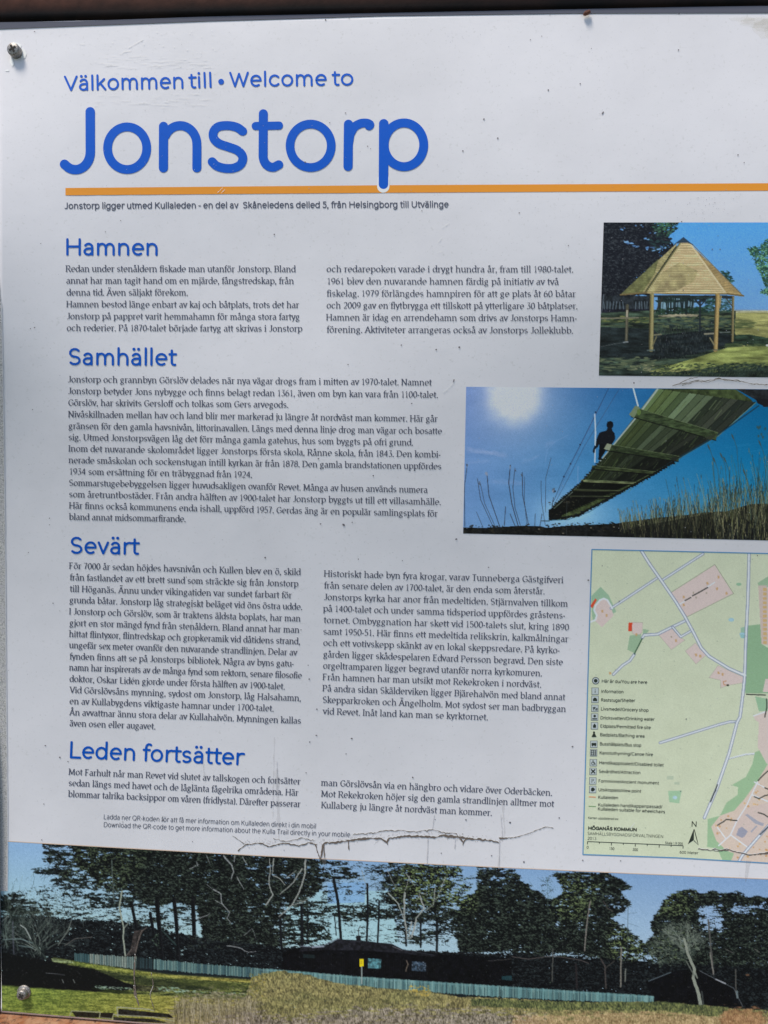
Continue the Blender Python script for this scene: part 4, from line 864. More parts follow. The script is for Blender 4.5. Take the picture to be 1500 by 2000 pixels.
    c.poly([(275, 790), (345, 795), (345, 815), (275, 812)], (26, 36, 38), .8); c.poly([(1440, 920), (1500, 915), (1500, 945), (1440, 940)], (30, 60, 66), .8)
    # right-hand stems
    c.T = R_
    for _ in range(60): x, y = R.gauss(210, 20), R.uniform(340, 470); c.dab(x, y, R.uniform(.6, 1.3), R.uniform(.5, 1.1), (66, 90, 94), .7)
    c.line([(208, 350), (212, 560)], .8, (70, 92, 92), .7); c.line([(680, 480), (676, 840)], .9, (56, 66, 68), .8)
    for _ in range(18): y = R.uniform(500, 700); c.line([(678, y), (678 + R.uniform(-40, 70), y + R.uniform(-20, 30))], .5, (60, 72, 78), .6)
    for p_, w, col in (([(458, 480), (440, 600), (425, 770)], 2.6, (112, 106, 100)), ([(640, 750), (636, 980)], 3.2, (110, 106, 98)), ([(520, 820), (545, 860), (550, 990)], 3, (64, 58, 56)), ([(600, 830), (550, 870)], 1.6, (64, 60, 56)), ([(240, 760), (235, 950)], 2.4, (70, 70, 66)), ([(0, 805), (100, 820), (240, 800), (400, 825), (450, 845)], 1.8, (72, 66, 64)), ([(535, 480), (560, 520), (590, 540)], 2, (62, 56, 54)), ([(1150, 590), (1165, 760), (1180, 910)], 3.2, (76, 74, 72)), ([(665, 880), (662, 950)], 2.4, (110, 112, 104)), ([(375, 850), (380, 990)], 4, (36, 32, 34)), ([(1310, 880), (1312, 1030)], 2.4, (76, 74, 70)), ([(955, 940), (952, 1040)], 2.2, (98, 94, 88)), ([(968, 960), (970, 1060)], 3.0, (84, 80, 76)), ([(1160, 780), (1180, 905)], 2, (120, 116, 108))):
        c.line(p_, w, col, .85, jit=.5)
    c.foliage(field(c, [(.56, [c.T(*p) for p in [(800, 700), (880, 620), (960, 590), (1080, 620), (1130, 720), (1080, 800), (1000, 850), (850, 870), (790, 800)]])], 5), (40, 48, 44), (98, 106, 92), 71, .1, (5, 3))
    for _ in range(24):
        x, y = c.T(R.uniform(985, 1050), R.uniform(700, 790)); c.branch(x, y, R.uniform(.5, 2.7), R.uniform(12, 22), 1.4, R.choice([(112, 118, 108), (84, 92, 84)]), 4, .65)
    c.poly([(780, 950), (930, 895), (1000, 880), (1100, 890), (1300, 1000), (1340, 1100), (1120, 1090), (900, 1080), (830, 1080), (830, 1040)], (8, 8, 12), .96, .3, 8)
    c.line([(800, 948), (930, 897)], 1.6, (88, 100, 106), .85); c.line([(1100, 888), (1210, 945), (1300, 990), (1350, 1095)], 1.5, (84, 88, 92), .75, jit=.4); c.line([(1195, 938), (1250, 962)], 2.6, (150, 152, 156), .85)
    c.line([(1010, 700), (1030, 790), (1070, 880), (1060, 930), (1090, 1010), (1105, 1090)], 4.6, (124, 128, 116), 1, jit=.5, w2=7); c.line([(1085, 930), (1075, 900)], 2.6, (112, 116, 106), 1); c.line([(1020, 830), (1070, 920)], 2.4, (88, 92, 84), .9); c.line([(1112, 1010), (1122, 1090)], 3, (56, 60, 58), .9)
    c.dab(1380, 912, 4, 1.8, (104, 74, 54), .8); c.line([(1318, 1010), (1320, 1045)], 4, (104, 116, 118), .8); c.line([(1420, 760), (1450, 780)], 1.4, (88, 84, 82), .8); c.line([(1250, 760), (1300, 785)], 1.2, (88, 84, 82), .8)
    # fence
    c.T = ident
    ft = [(147, 1862), (265, 1870), (380, 1882), (500, 1891), (700, 1908), (1000, 1928), (1278, 1946)]; fb = [(147, 1877), (265, 1892), (380, 1902), (500, 1912), (700, 1926), (1000, 1948), (1278, 1960)]
    fx = [p[0] for p in ft]; yt = lambda x: np.interp(x, fx, [p[1] for p in ft]); yb = lambda x: np.interp(x, fx, [p[1] for p in fb])
    c.poly(ft + [(1278, 1975), (700, 1945), (265, 1905), (147, 1885)], (12, 17, 20), .95)
    x = 147.0
    while x < 1278:
        w = 3.3 if x < 265 else 3.0
        if 175 < x < 265: col = R.choice([(150, 162, 150), (132, 150, 142), (112, 134, 130)])
        elif x <= 175: col = R.choice([(76, 106, 108), (62, 92, 96)])
        elif x < 300: col = R.choice([(34, 44, 46), (48, 66, 70)])
        else: col = R.choice([(96, 132, 132), (112, 146, 142), (78, 110, 114), (124, 154, 148)] if x < 520 else [(90, 126, 126), (102, 138, 136), (78, 110, 112), (116, 148, 144)])
        if x < 520: c.line([(x, yt(x) + R.uniform(-1, 1)), (x - .3, yb(x) - (3 if x > 265 else 0) + R.uniform(-1, 1))], w * .62, col, .95); x += w
        else: c.line([(x, yt(x) + R.uniform(-.6, .6)), (x - .3, yb(x) + R.uniform(-1.5, 1))], w * .9, (lambda g_: tuple(q * g_ for q in col))(R.uniform(.86, 1.1)), .9); x += w * .85
    c.line([(500, 1893), (700, 1910), (1000, 1930), (1278, 1948)], 1.3, (104, 142, 146), .55); c.line([(265, 1868), (263, 1896)], 3, (140, 148, 132), .8)
    for _ in range(130): x = R.uniform(520, 1278); c.line([(x, yt(x) + R.uniform(3, 10)), (x, yb(x))], .7, (20, 36, 42), .6)
    for x in range(560, 1278, 52): c.line([(x, yt(x) + 1), (x, yb(x))], 1.2, (20, 34, 42), .8)
    # lawns: fine streaky grass
    c.poly([L_(*p) for p in [(0, 960), (300, 840), (560, 870), (1000, 915), (1560, 950), (1560, 1350), (0, 1250)]], (44, 52, 28), 1, .3, 8, 3)
    k = c.res
    streak = .6 * vnoise(c.h, c.w, 14 * k, 90, 3, 2.0 * k) + .4 * vnoise(c.h, c.w, 2.2 * k, 95, 1, 1.1 * k)
    streak = np.clip((streak - .5) * 2.6 + .5, 0, 1)[..., None]
    rx = np.clip((c.X - 80) / 330, 0, 1)[..., None]
    lawn = (np.array([66, 82, 36.]) * (1 - rx) + np.array([98, 92, 40.]) * rx) * (1 - streak) + (np.array([132, 146, 66.]) * (1 - rx) + np.array([172, 160, 84.]) * rx) * streak
    mid = np.array([30, 38, 22.]) * (1 - streak) + np.array([118, 122, 66.]) * streak
    def lay(poly, col, blur=1.2, al=1.0, fray=0):
        m = field(c, [(1, poly)], blur)
        m0 = m
        if fray: m = np.clip((m - (vnoise(c.h, c.w, 10 * k, int(poly[0][0]) + 7, 3, 2.4 * k) - .5) * 2 * fray - .5) * 3 + .5, 0, 1) * np.clip(m0 * 6, 0, 1)
        c.a += (col - c.a) * (m * al)[..., None]
    q = lambda L, T=L_: [T(*p) for p in L]
    lay(q([(310, 812), (440, 835), (560, 852), (790, 885), (1000, 910), (1560, 945), (1560, 1075), (1200, 1055), (900, 1040), (760, 1010), (600, 940), (430, 870), (300, 830)]), mid, 1.5)
    lay(q([(310, 812), (440, 832), (560, 852), (790, 885), (1000, 912), (1540, 945), (1540, 962), (1000, 930), (760, 905), (560, 875), (430, 850)]), lawn, 1.2, .9)
    lay(q([(560, 880), (760, 915), (1000, 945), (1300, 1000), (1100, 1000), (800, 960), (650, 925)]), np.array([26, 32, 22.]), 2.5, .65, .3)
    lay(q([(1000, 930), (1300, 950), (1500, 985), (1300, 1000), (1050, 965)]), np.array([60, 66, 34.]), 3, .5, .3)
    lay(q([(0, 975), (200, 990), (420, 1002), (700, 1022), (900, 1030), (1200, 1048), (1600, 1060), (1600, 1350), (0, 1250)]), lawn, 1.0)
    lay(q([(15, 780), (120, 800), (230, 820), (330, 840), (450, 860), (560, 880), (700, 945), (830, 990), (700, 1003), (620, 990), (600, 1010), (560, 1010), (420, 1000), (200, 985), (10, 968)]), np.array([10, 11, 13.]), 1.8, .97, .45)
    c.line(q([(540, 990), (700, 1022)]), 2.2, (24, 32, 18), .8)
    c.poly(q([(790, 965), (950, 985), (1030, 1000), (900, 1012), (780, 1000)]), (58, 56, 42), .7, .5, 4)
    for _ in range(150):
        x = R.choice([R.uniform(560, 780), R.uniform(930, 1060), R.uniform(1060, 1490)]); y = 982 + (x - 560) * .048 + R.gauss(0, 4) + (R.uniform(-18, 6) if 930 < x < 1060 else 0)
        p = L_(x, y); c.dab(p[0], p[1], R.uniform(1, 4), R.uniform(.4, 1.1), R.choice([(132, 158, 138), (152, 170, 152), (104, 130, 100)]), .7, R.uniform(-.1, .5))
    c.poly(q([(300, 815), (420, 830), (440, 845), (310, 835)]), (112, 122, 88), .9, .4, 4)
    for x in (365, 430): c.line(q([(x, 940), (x + 8, 958)]), 1.6, (110, 114, 110), .8)
    c.line(q([(270, 900), (380, 912)]), 1.1, (90, 92, 94), .8)
    # dry grass in the foreground: upright noise
    up = .5 * vnoise(c.h, c.w, 1.6 * k, 120, 2, 3.6 * k) + .3 * vnoise(c.h, c.w, 9 * k, 124, 3, 6 * k) + .2 * vnoise(c.h, c.w, 1.3 * k, 127, 1, 2.2 * k)
    up = np.clip((up - .5) * 2.2 + .5, 0, 1)[..., None]
    big = vnoise(c.h, c.w, 60 * k, 130, 3, 14 * k)[..., None]
    gA = np.array([66, 60, 40.]) * (1 - up) + np.array([184, 168, 112.]) * up
    gB = np.array([62, 63, 42.]) * (1 - up) + np.array([146, 142, 90.]) * up
    gold = gA * (1 - big) + gB * big
    grey = np.array([60, 54, 46.]) * (1 - up) + np.array([176, 164, 160.]) * up
    tan = np.array([122, 98, 66.]) * (1 - up) + np.array([196, 168, 132.]) * up
    lay([(480, 1950), (492, 1908), (520, 1900), (545, 1896), (600, 1903), (650, 1918), (740, 1930), (820, 1934), (900, 1946), (1000, 1950), (1130, 1957), (1300, 1957), (1400, 1967), (1640, 1982), (1640, 2075), (470, 2075)], gold, 2.4, 1, .6)
    lay([(330, 1990), (345, 1950), (420, 1942), (500, 1944), (520, 2000), (500, 2075), (330, 2075)], grey * .5 + gold * .5, 13, .8, 1.0)
    lay([(400, 2004), (470, 1976), (560, 1992), (700, 1972), (880, 1972), (1060, 1984), (1060, 2075), (400, 2075)], grey, 11, .75, 1.0)
    lay([(1000, 1988), (1200, 1976), (1420, 1980), (1640, 2000), (1640, 2075), (1000, 2075)], tan, 9, .75, .9)
    lay([(1412, 1966), (1475, 1970), (1500, 1990), (1470, 2012), (1408, 2004)], np.array([116, 78, 54.]) * (1 - up) + np.array([166, 124, 88.]) * up, 6, .7, .8)
    lay([(920, 1950), (1140, 1957), (1300, 1956), (1428, 1968), (1400, 1986), (1300, 1974), (1100, 1972), (920, 1964)], np.array([26, 36, 28.]) * (1 - up) + np.array([118, 126, 72.]) * up, 2.5, .75, .5)
    c.blades([(345, 2070), (350, 1962), (480, 1945), (500, 1914), (560, 1906), (660, 1928), (900, 1952), (1130, 1964), (1300, 1966), (1640, 1990), (1640, 2070)], 2600, (3, 8), (.4, .9), [(158, 146, 92), (140, 130, 76), (66, 60, 40), (90, 86, 52), (178, 168, 122), (52, 54, 34), (110, 112, 60)], (.25, .6), (-.5, .5))
    for _ in range(260): x = R.uniform(342, 500); c.line([(x, R.uniform(1975, 2010)), (x + R.uniform(-10, 10), R.uniform(1940, 1972))], R.uniform(.4, .9), R.choice([(176, 166, 150), (110, 98, 72), (70, 66, 50), (150, 140, 110)]), .55)
    for (x0, y0, x1, y1, n_, cs) in ((800, 1925, 840, 1946, 70, [(186, 158, 78), (160, 138, 66)]), (488, 1900, 520, 1950, 70, [(146, 130, 68), (98, 96, 46)])):
        for _ in range(n_): c.dab(R.uniform(x0, x1), R.uniform(y0, y1), R.uniform(.8, 2.4), R.uniform(.8, 2), R.choice(cs), .6)
    # steps at the lower left of the picture
    c.poly([(140, 1975), (195, 1978), (193, 1988), (148, 1986)], (24, 26, 20), 1, .4, 3); c.poly([(197, 1978), (222, 1978), (218, 1990), (195, 1988)], (22, 24, 20)); c.poly([(232, 1970), (330, 1980), (340, 1988), (230, 1982)], (26, 28, 26), 1, .5, 4); c.poly([(222, 1986), (300, 1990), (330, 1998), (222, 1994)], (30, 32, 28), 1, .5, 4)
    for p_, w in (([(136, 1984), (140, 1974), (196, 1977), (194, 1988)], 1.6), ([(194, 1986), (222, 1990)], 1.2), ([(219, 1990), (222, 1980), (230, 1984)], 1.7), ([(230, 1984), (229, 1967), (290, 1971), (300, 1974)], 2.4), ([(225, 1982), (300, 1986), (340, 1994)], 1.8)): c.line(p_, w, (144, 146, 126), .8, jit=.3)
    # marker post with yellow plate
    c.line([(706.5, 1887), (706.5, 1921)], 2.0, (140, 150, 146)); c.poly([(702, 1873), (710, 1872.5), (710.5, 1887), (702.5, 1888)], (206, 184, 24)); c.poly([(704.5, 1877), (707.5, 1877), (707.5, 1883), (704.5, 1883)], (176, 152, 34))
    c.grain(8, 11)
    return c
# ------------------------------------------------------------------ panel
WHITE = (.790, .770, .800)
m_white = laminate("white laminate", WHITE)
m_print = laminate("printed laminate", attr="print")
def m_ink(name, rgb, rough=.42):
    m, n, l, b = principled(name, ink(*rgb), rough, 0, .22)
    g = n.new("ShaderNodeNewGeometry")
    o, _ = noise_mix(n, l, g.outputs["Position"], 700, ink(*rgb), tuple(.98 * a + .02 * .5 for a in ink(*rgb)), .5, .8, 3)
    l.new(o, b.inputs["Base Color"])
    return m
top_px = [(-9, 45), (0, 44), (750, 27), (1500, 12), (1640, 9)]
bot_px = [(2, 1977), (277, 1999.5), (1640, 2104)]
nu, nv = 140, 190
u = np.linspace(0, 1, nu)[None]; v = np.linspace(0, 1, nv)[:, None]
lx = np.interp(45 + v * 1930, [45, 1000, 1740, 1900, 1975], [-7, -4, 0, 2.5, 1.5])
X = lx * (1 - u) + 1640 * u
TY = np.interp(X, [p[0] for p in top_px], [p[1] for p in top_px]); BY = np.interp(X, [p[0] for p in bot_px], [p[1] for p in bot_px])
Y = TY * (1 - v) + BY * v
front = P(X.ravel(), Y.ravel(), 0)
# closed slab 3 mm thick
back = front.copy(); back[:, 1] += .003
me = bpy.data.meshes.new("panel")
F = []
idx = lambda r, c: r * nu + c
for r in range(nv - 1):
    for c in range(nu - 1): F.append((idx(r, c), idx(r + 1, c), idx(r + 1, c + 1), idx(r, c + 1)))
N = nu * nv
for r in range(nv - 1):
    F.append((idx(r, 0), N + idx(r, 0), N + idx(r + 1, 0), idx(r + 1, 0))); F.append((idx(r, nu - 1), idx(r + 1, nu - 1), N + idx(r + 1, nu - 1), N + idx(r, nu - 1)))
for c in range(nu - 1):
    F.append((idx(0, c), idx(0, c + 1), N + idx(0, c + 1), N + idx(0, c))); F.append((idx(nv - 1, c), N + idx(nv - 1, c), N + idx(nv - 1, c + 1), idx(nv - 1, c + 1)))
F += [tuple(N + i for i in q[::-1]) for q in F[:(nu - 1) * (nv - 1)]]
me.from_pydata([tuple(p) for p in np.r_[front, back]], [], F); me.update()
fl = [True] * ((nu - 1) * (nv - 1)) + [False] * (len(F) - (nu - 1) * (nv - 1)); me.polygons.foreach_set("use_smooth", fl)
link("panel", me, m_white)

# ------------------------------------------------------------------ pictures and map
OFF_PIC, OFF_BAR, OFF_INK, OFF_DIRT = .00012, .00016, .00022, .00034
paint_shelter().mesh("printed_photo", ([(1179, 434.6), (1500, 434.6), (1640, 434.8)], [(1169.5, 733.5), (1640, 738.6)]), 1.15, OFF_PIC, m_print, "printed photo of an open wooden shelter with a shingled pointed roof under pines")
paint_bridge().mesh("printed_photo", ([(910.5, 755.5), (1500, 760.2), (1640, 761.5)], [(904.5, 1042), (1500, 1055.5), (1640, 1058.6)]), 1.15, OFF_PIC, m_print, "printed photo of a plank footbridge seen from below against a blue sky with the sun")
paint_map().mesh("printed_map", ([(1156, 1073), (1500, 1081), (1640, 1084)], [(1138, 1669), (1320, 1675), (1500, 1685.5), (1640, 1692)]), 1.2, OFF_PIC, m_print, "printed pale green street map with roads, pink plots and a key")
paint_panorama().mesh("printed_photo", ([(0, 1642), (2, 1642.3), (500, 1671), (1000, 1695.3), (1500, 1717), (1640, 1723)], [(4, 1974), (277, 1996.5), (1640, 2070)]), 1.3, OFF_PIC, m_print, "wide printed photo of dark pines, a low house and picket fence behind dry grass", soft=.95)

# ------------------------------------------------------------------ lettering
blue = m_ink("blue ink", (0, 77, 174)); blue2 = m_ink("heading blue ink", (2, 74, 164)); dark = m_ink("body ink", (72, 75, 90)); grey = m_ink("small print ink", (84, 86, 98)); orange = m_ink("orange ink", (236, 132, 42))
mapk = m_ink("map ink", (44, 50, 44)); mapg = m_ink("map soft ink", (70, 78, 62)); edgeb = m_ink("map border ink", (84, 130, 168)); peach = m_ink("fringe ink", (196, 178, 166)); iconb = m_ink("icon ink", (88, 94, 100)); icon_w = m_ink("icon pale ink", (168, 176, 176))
# orange rule
b = Flat(OFF_BAR); n = 24
tp = [(128 + (1640 - 128) * i / n, np.interp(128 + (1640 - 128) * i / n, [128, 760, 1500, 1640], [367.3, 361.8, 358, 357.2])) for i in range(n + 1)]
bt = [(x, np.interp(x, [128, 760, 1500, 1640], [381.6, 376.6, 372.4, 371.7])) for x, _ in tp]
b.add(tp + bt, [(i, i + 1, n + 2 + i, n + 1 + i) for i in range(n)]); b.build("divider_line", orange, "orange rule printed under the title")
# title, each letter from its own measured strokes
def smooth(pts, m=7):
    p = np.array(pts, float); q = np.vstack([2 * p[0] - p[1], p, 2 * p[-1] - p[-2]]); out = []
    for i in range(1, len(q) - 2):
        for k_ in range(m):
            t = k_ / m; out.append(tuple(.5 * ((2 * q[i]) + (-q[i - 1] + q[i + 1]) * t + (2 * q[i - 1] - 5 * q[i] + 4 * q[i + 1] - q[i + 2]) * t * t + (-q[i - 1] + 3 * q[i] - 3 * q[i + 1] + q[i + 2]) * t ** 3)))
    return out + [tuple(p[-1])]
def earc(cx, cy, rx, ry, a0, a1, n=36): return [(cx + rx * math.cos(math.radians(a0 + (a1 - a0) * i / n)), cy - ry * math.sin(math.radians(a0 + (a1 - a0) * i / n))) for i in range(n + 1)]
halo = Flat(OFF_BAR + .00005); halo.stroke([(749, 352), (748.6, 364.5)], 12, True, capn=14); halo.build("lettering_halo", m_ink("halo white", (206, 208, 216)), "white rim where the last letter crosses the orange rule")
t = Flat(OFF_INK); H = 8.8
t.stroke([(176.4, 218.5), (176.6, 295)] + earc(147.5, 297, 29, 34.5, 0, -118, 26) + [(126.2, 321)], 9.2, True, capn=14)
t.stroke(earc(248.5, 289.6, 38.2, 41.6, 0, 360, 60)[:-1], 8.6, False, True)
t.stroke([(319.6, 247), (319.3, 328)], 9.0, True, capn=14); t.stroke([(320, 268)] + earc(352, 281.5, 32.5, 36, 160, 6, 30) + [(384.8, 286), (384.6, 328)], 8.8, True, capn=14)
t.stroke(smooth([(474, 256.5), (463, 249), (446, 245.4), (427, 247.5), (417.5, 257), (417.5, 270), (428, 280.5), (446, 287), (464, 294), (474, 306), (471, 320), (458, 328), (441, 329), (424, 324.5), (414.5, 316)], 6), 8.7, True, capn=14)
t.stroke([(514.4, 222.4), (514, 300)] + earc(532.5, 304, 18.6, 22.8, 180, 282, 16) + [(544.5, 322)], 8.8, True, capn=14); t.stroke([(499.5, 246.3), (545, 245.4)], 7.9, True, capn=14)
t.stroke(earc(606.8, 284.9, 40.2, 42.4, 0, 360, 60)[:-1], 8.5, False, True)
t.stroke([(680.7, 243), (679.8, 325)], 9.0, True, capn=14); t.stroke([(681, 280)] + smooth([(684, 262), (692, 248.5), (704, 241.5), (716, 240.6), (722.5, 243.5), (721, 246)], 6), 8.6, True, capn=14)
t.stroke([(749.6, 242), (749, 360)], 9.3, True, capn=14); t.stroke(earc(789, 283, 38.6, 42.7, 0, 360, 60)[:-1], 8.7, False, True)
t.build("title_lettering", blue, "large rounded blue title reading Jonstorp")
t = Flat(OFF_INK)
text(t, "Välkommen", 125.5, 178.3, 358.5, 173.8, 24.2, 4.1, cap=1.30); text(t, "till", 368.5, 173.6, 413.6, 171.8, 24.2, 4.1, cap=1.30); t.disc(432, 159.8, 5.6, n=20)
text(t, "Welcome", 448, 170.6, 638, 168.4, 24.2, 4.1, cap=1.30); text(t, "to", 648, 168.2, 690.5, 167.4, 24.2, 4.1, cap=1.30)
t.build("heading_lettering", blue, "blue welcome line in two languages above the title")
t = Flat(OFF_INK); text(t, "Jonstorp ligger utmed Kullaleden - en del av  Skåneledens delled 5, från Helsingborg till Utvälinge", 126.5, 408.5, 876, 405.6, 10.4, 1.85, cap=1.3)
t.build("paragraph_lettering", dark, "grey sans-serif line under the orange rule")
for s, a, lab in (("Hamnen", (129.5, 499.4, 308, 499.8), None), ("Samhället", (134, 713.6, 344.6, 715), None), ("Sevärt", (137.3, 1082, 271.8, 1084), None), ("Leden fortsätter", (136.4, 1481.2, 476, 1495.2), None)):
    t = Flat(OFF_INK); text(t, s, *a, 25.6, 4.6, cap=1.41); t.build("heading_lettering", blue2, "blue heading reading " + s)
XH, WT = 9.0, 1.95
blocks = [
 ("left column text under the first heading", [
 ("Redan under stenåldern fiskade man utanför Jonstorp. Bland", 130.2, 530.8, 576, 531.6), ("annat har man tagit hand om en mjärde, fångstredskap, från", 130.5, 554, 572, 554.6),
 ("denna tid. Även säljakt förekom.", 131, 577.2, 365.7, 577.3), ("Hamnen bestod länge enbart av kaj och båtplats, trots det har", 131.5, 600.2, 583.5, 601.6),
 ("Jonstorp på pappret varit hemmahamn för många stora fartyg", 131.5, 623.6, 584, 624.8), ("och rederier. På 1870-talet började fartyg att skrivas i Jonstorp", 131.5, 646.4, 589.6, 647.8)]),
 ("right column text beside the first heading's text", [
 ("och redarepoken varade i drygt hundra år, fram till 1980-talet.", 638.8, 531.4, 1118.3, 532.2), ("1961 blev den nuvarande hamnen färdig på initiativ av två", 640, 555.2, 1089.5, 556.2),
 ("fiskelag. 1979 förlängdes hamnpiren för att ge plats åt 60 båtar", 638.8, 579, 1123.7, 580.2), ("och 2009 gav en flytbrygga ett tillskott på ytterligare 30 båtplatser.", 638.8, 602.3, 1126.6, 603.9),
 ("Hamnen är idag en arrendehamn som drivs av Jonstorps Hamn-", 638.8, 625.7, 1126, 627.6), ("förening. Aktiviteter arrangeras också av Jonstorps Jolleklubb.", 638.8, 649.5, 1118, 651.6)]),
 ("wide text block under the second heading", [
 ("Jonstorp och grannbyn Görslöv delades när nya vägar drogs fram i mitten av 1970-talet. Namnet", 133.5, 746.9, 842.5, 752.9), ("Jonstorp betyder Jons nybygge och finns belagt redan 1361, även om byn kan vara från 1100-talet.", 134, 769.6, 854, 777),
 ("Görslöv, har skrivits Gersloff och tolkas som Gers arvegods.", 134.5, 792.4, 562, 796.3), ("Nivåskillnaden mellan hav och land blir mer markerad ju längre åt nordväst man kommer. Här går", 135, 815.1, 854, 823.9),
 ("gränsen för den gamla havsnivån, littorinavallen. Längs med denna linje drog man vägar och bosatte", 135, 837.8, 862, 848), ("sig. Utmed Jonstorpsvägen låg det förr många gamla gatehus, hus som byggts på ofri grund.", 135, 859.9, 805.5, 870.2),
 ("Inom det nuvarande skolområdet ligger Jonstorps första skola, Rånne skola, från 1843. Den kombi-", 135.6, 882, 860, 893.7), ("nerade småskolan och sockenstugan intill kyrkan är från 1878. Den gamla brandstationen uppfördes", 135.9, 904.6, 861, 916.9),
 ("1934 som ersättning för en träbyggnad från 1924.", 136.7, 926.8, 491.3, 933), ("Sommarstugebebyggelsen ligger huvudsakligen ovanför Revet. Många av husen används numera", 135.9, 948.8, 833.5, 962.6),
 ("som åretruntbostäder. Från andra hälften av 1900-talet har Jonstorp byggts ut till ett villasamhälle.", 136, 971.2, 859.9, 986.2), ("Här finns också kommunens enda ishall, uppförd 1957. Gerdas äng är en populär samlingsplats för", 136.7, 993.2, 854, 1009.2),
 ("bland annat midsommarfirande.", 136.7, 1015.4, 361.5, 1019.4)]),
 ("left column text under the third heading", [
 ("För 7000 år sedan höjdes havsnivån och Kullen blev en ö, skild", 136.7, 1111, 585.7, 1123.3), ("från fastlandet av ett brett sund som sträckte sig från Jonstorp", 137, 1133.3, 581.7, 1146), ("till Höganäs. Ännu under vikingatiden var sundet farbart för", 137, 1155.7, 569.3, 1168.5),
 ("grunda båtar. Jonstorp låg strategiskt beläget vid öns östra udde.", 136.7, 1177.7, 589, 1191), ("I Jonstorp och Görslöv, som är traktens äldsta boplats, har man", 136.7, 1200, 585, 1213.8), ("gjort en stor mängd fynd från stenåldern. Bland annat har man", 136.7, 1222.3, 582.7, 1235.9),
 ("hittat flintyxor, flintredskap och gropkeramik vid dåtidens strand,", 136.7, 1244, 585, 1258.4), ("ungefär sex meter ovanför den nuvarande strandlinjen. Delar av", 136.7, 1265.7, 579.3, 1280.2), ("fynden finns att se på Jonstorps bibliotek. Några av byns gatu-", 136.7, 1287.7, 573.3, 1302),
 ("namn har inspirerats av de många fynd som rektorn, senare filosofie", 136.7, 1309.3, 588.3, 1325), ("doktor, Oskar Lidén gjorde under första hälften av 1900-talet.", 136.7, 1331.5, 555, 1346.4), ("Vid Görslövsåns mynning, sydost om Jonstorp, låg Halsahamn,", 137.3, 1353.3, 586.7, 1369.2),
 ("en av Kullabygdens viktigaste hamnar under 1700-talet.", 136.7, 1375, 533.3, 1389.4), ("Ån avvattnar ännu stora delar av Kullahalvön. Mynningen kallas", 136.7, 1396.7, 586.7, 1413.4), ("även osen eller augavet.", 136.7, 1418.3, 302.3, 1424.4)]),
 ("right column text beside the third heading's text", [
 ("Historiskt hade byn fyra krogar, varav Tunneberga Gästgifveri", 634.3, 1126.2, 1098, 1138.7), ("från senare delen av 1700-talet, är den enda som återstår.", 633.6, 1149, 1062.4, 1160.6), ("Jonstorps kyrka har anor från medeltiden. Stjärnvalven tillkom", 633.4, 1171.8, 1106.8, 1184.8),
 ("på 1400-talet och under samma tidsperiod uppfördes gråstens-", 632.9, 1194.2, 1103, 1207.9), ("tornet. Ombyggnation har skett vid 1500-talets slut, kring 1890", 632.9, 1216.8, 1110.2, 1231), ("samt 1950-51. Här finns ett medeltida relikskrin, kalkmålningar", 632.2, 1239, 1109.2, 1253.8),
 ("och ett votivskepp skänkt av en lokal skeppsredare. På kyrko-", 632.2, 1261, 1092.6, 1276), ("gården ligger skådespelaren Edvard Persson begravd. Den siste", 632.2, 1283.6, 1098, 1299), ("orgeltramparen ligger begravd utanför norra kyrkomuren.", 631.8, 1305.8, 1057.2, 1320.6),
 ("Från hamnen har man utsikt mot Rekekroken i nordväst.", 631.8, 1328, 1055.5, 1342.6), ("På andra sidan Skälderviken ligger Bjärehalvön med bland annat", 631.5, 1350, 1103, 1367.4), ("Skepparkroken och Ängelholm. Mot sydost ser man badbryggan", 631, 1372.3, 1103, 1390.4), ("vid Revet. Inåt land kan man se kyrktornet.", 631.5, 1394.8, 951.5, 1406.4)]),
 ("left column text under the fourth heading", [
 ("Mot Farhult når man Revet vid slutet av tallskogen och fortsätter", 135.6, 1513.2, 586, 1532), ("sedan längs med havet och de låglänta fågelrika områdena. Här", 134.8, 1534.8, 582, 1554), ("blommar talrika backsippor om våren (fridlysta). Därefter passerar", 134.8, 1556.4, 586, 1576.2)]),
 ("right column text beside the fourth heading's text", [
 ("man Görslövsån via en hängbro och vidare över Oderbäcken.", 628.8, 1534.2, 1077, 1554), ("Mot Rekekroken höjer sig den gamla strandlinjen alltmer mot", 628.8, 1556, 1081.3, 1575.8), ("Kullaberg ju längre åt nordväst man kommer.", 628.8, 1578, 959.3, 1593)]),
]
for lab, lines in blocks:
    t = Flat(OFF_INK)
    for s, *a in lines: text(t, s, *a, XH, WT, serif=True, cap=1.43)
    t.build("paragraph_lettering", dark, "small dark serif print, " + lab)
t = Flat(OFF_INK)
text(t, "Ladda ner QR-koden för att få mer information om Kullaleden direkt i din mobil", 202.8, 1599.8, 616.8, 1618.2, 7.9, 1.0, cap=1.3)
text(t, "Download the QR-code to get more information about the Kulla Trail directly in your mobile.", 202.8, 1615.2, 686, 1635, 7.9, 1.0, cap=1.3)
t.build("paragraph_lettering", grey, "two thin grey sans-serif lines at the foot of the text")
t = Flat(OFF_INK); t.stroke([(15, 1642.8), (250, 1656.5), (500, 1670.6), (750, 1683), (1000, 1694.9), (1250, 1706.4), (1500, 1716.6), (1640, 1722.6)], .8, False)
t.build("picture_fringe", m_ink("faded fringe", (190, 168, 150)), "thin faded orange rim along the top of the wide photo")
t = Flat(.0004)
tp = [(-9, 44), (0, 44), (150, 42), (400, 33), (750, 25), (1125, 17), (1500, 12), (1640, 9)]; bt = [(-9, 57.6), (0, 57.2), (150, 51.5), (400, 42), (750, 31.5), (1125, 26.5), (1500, 25.8), (1640, 25)]
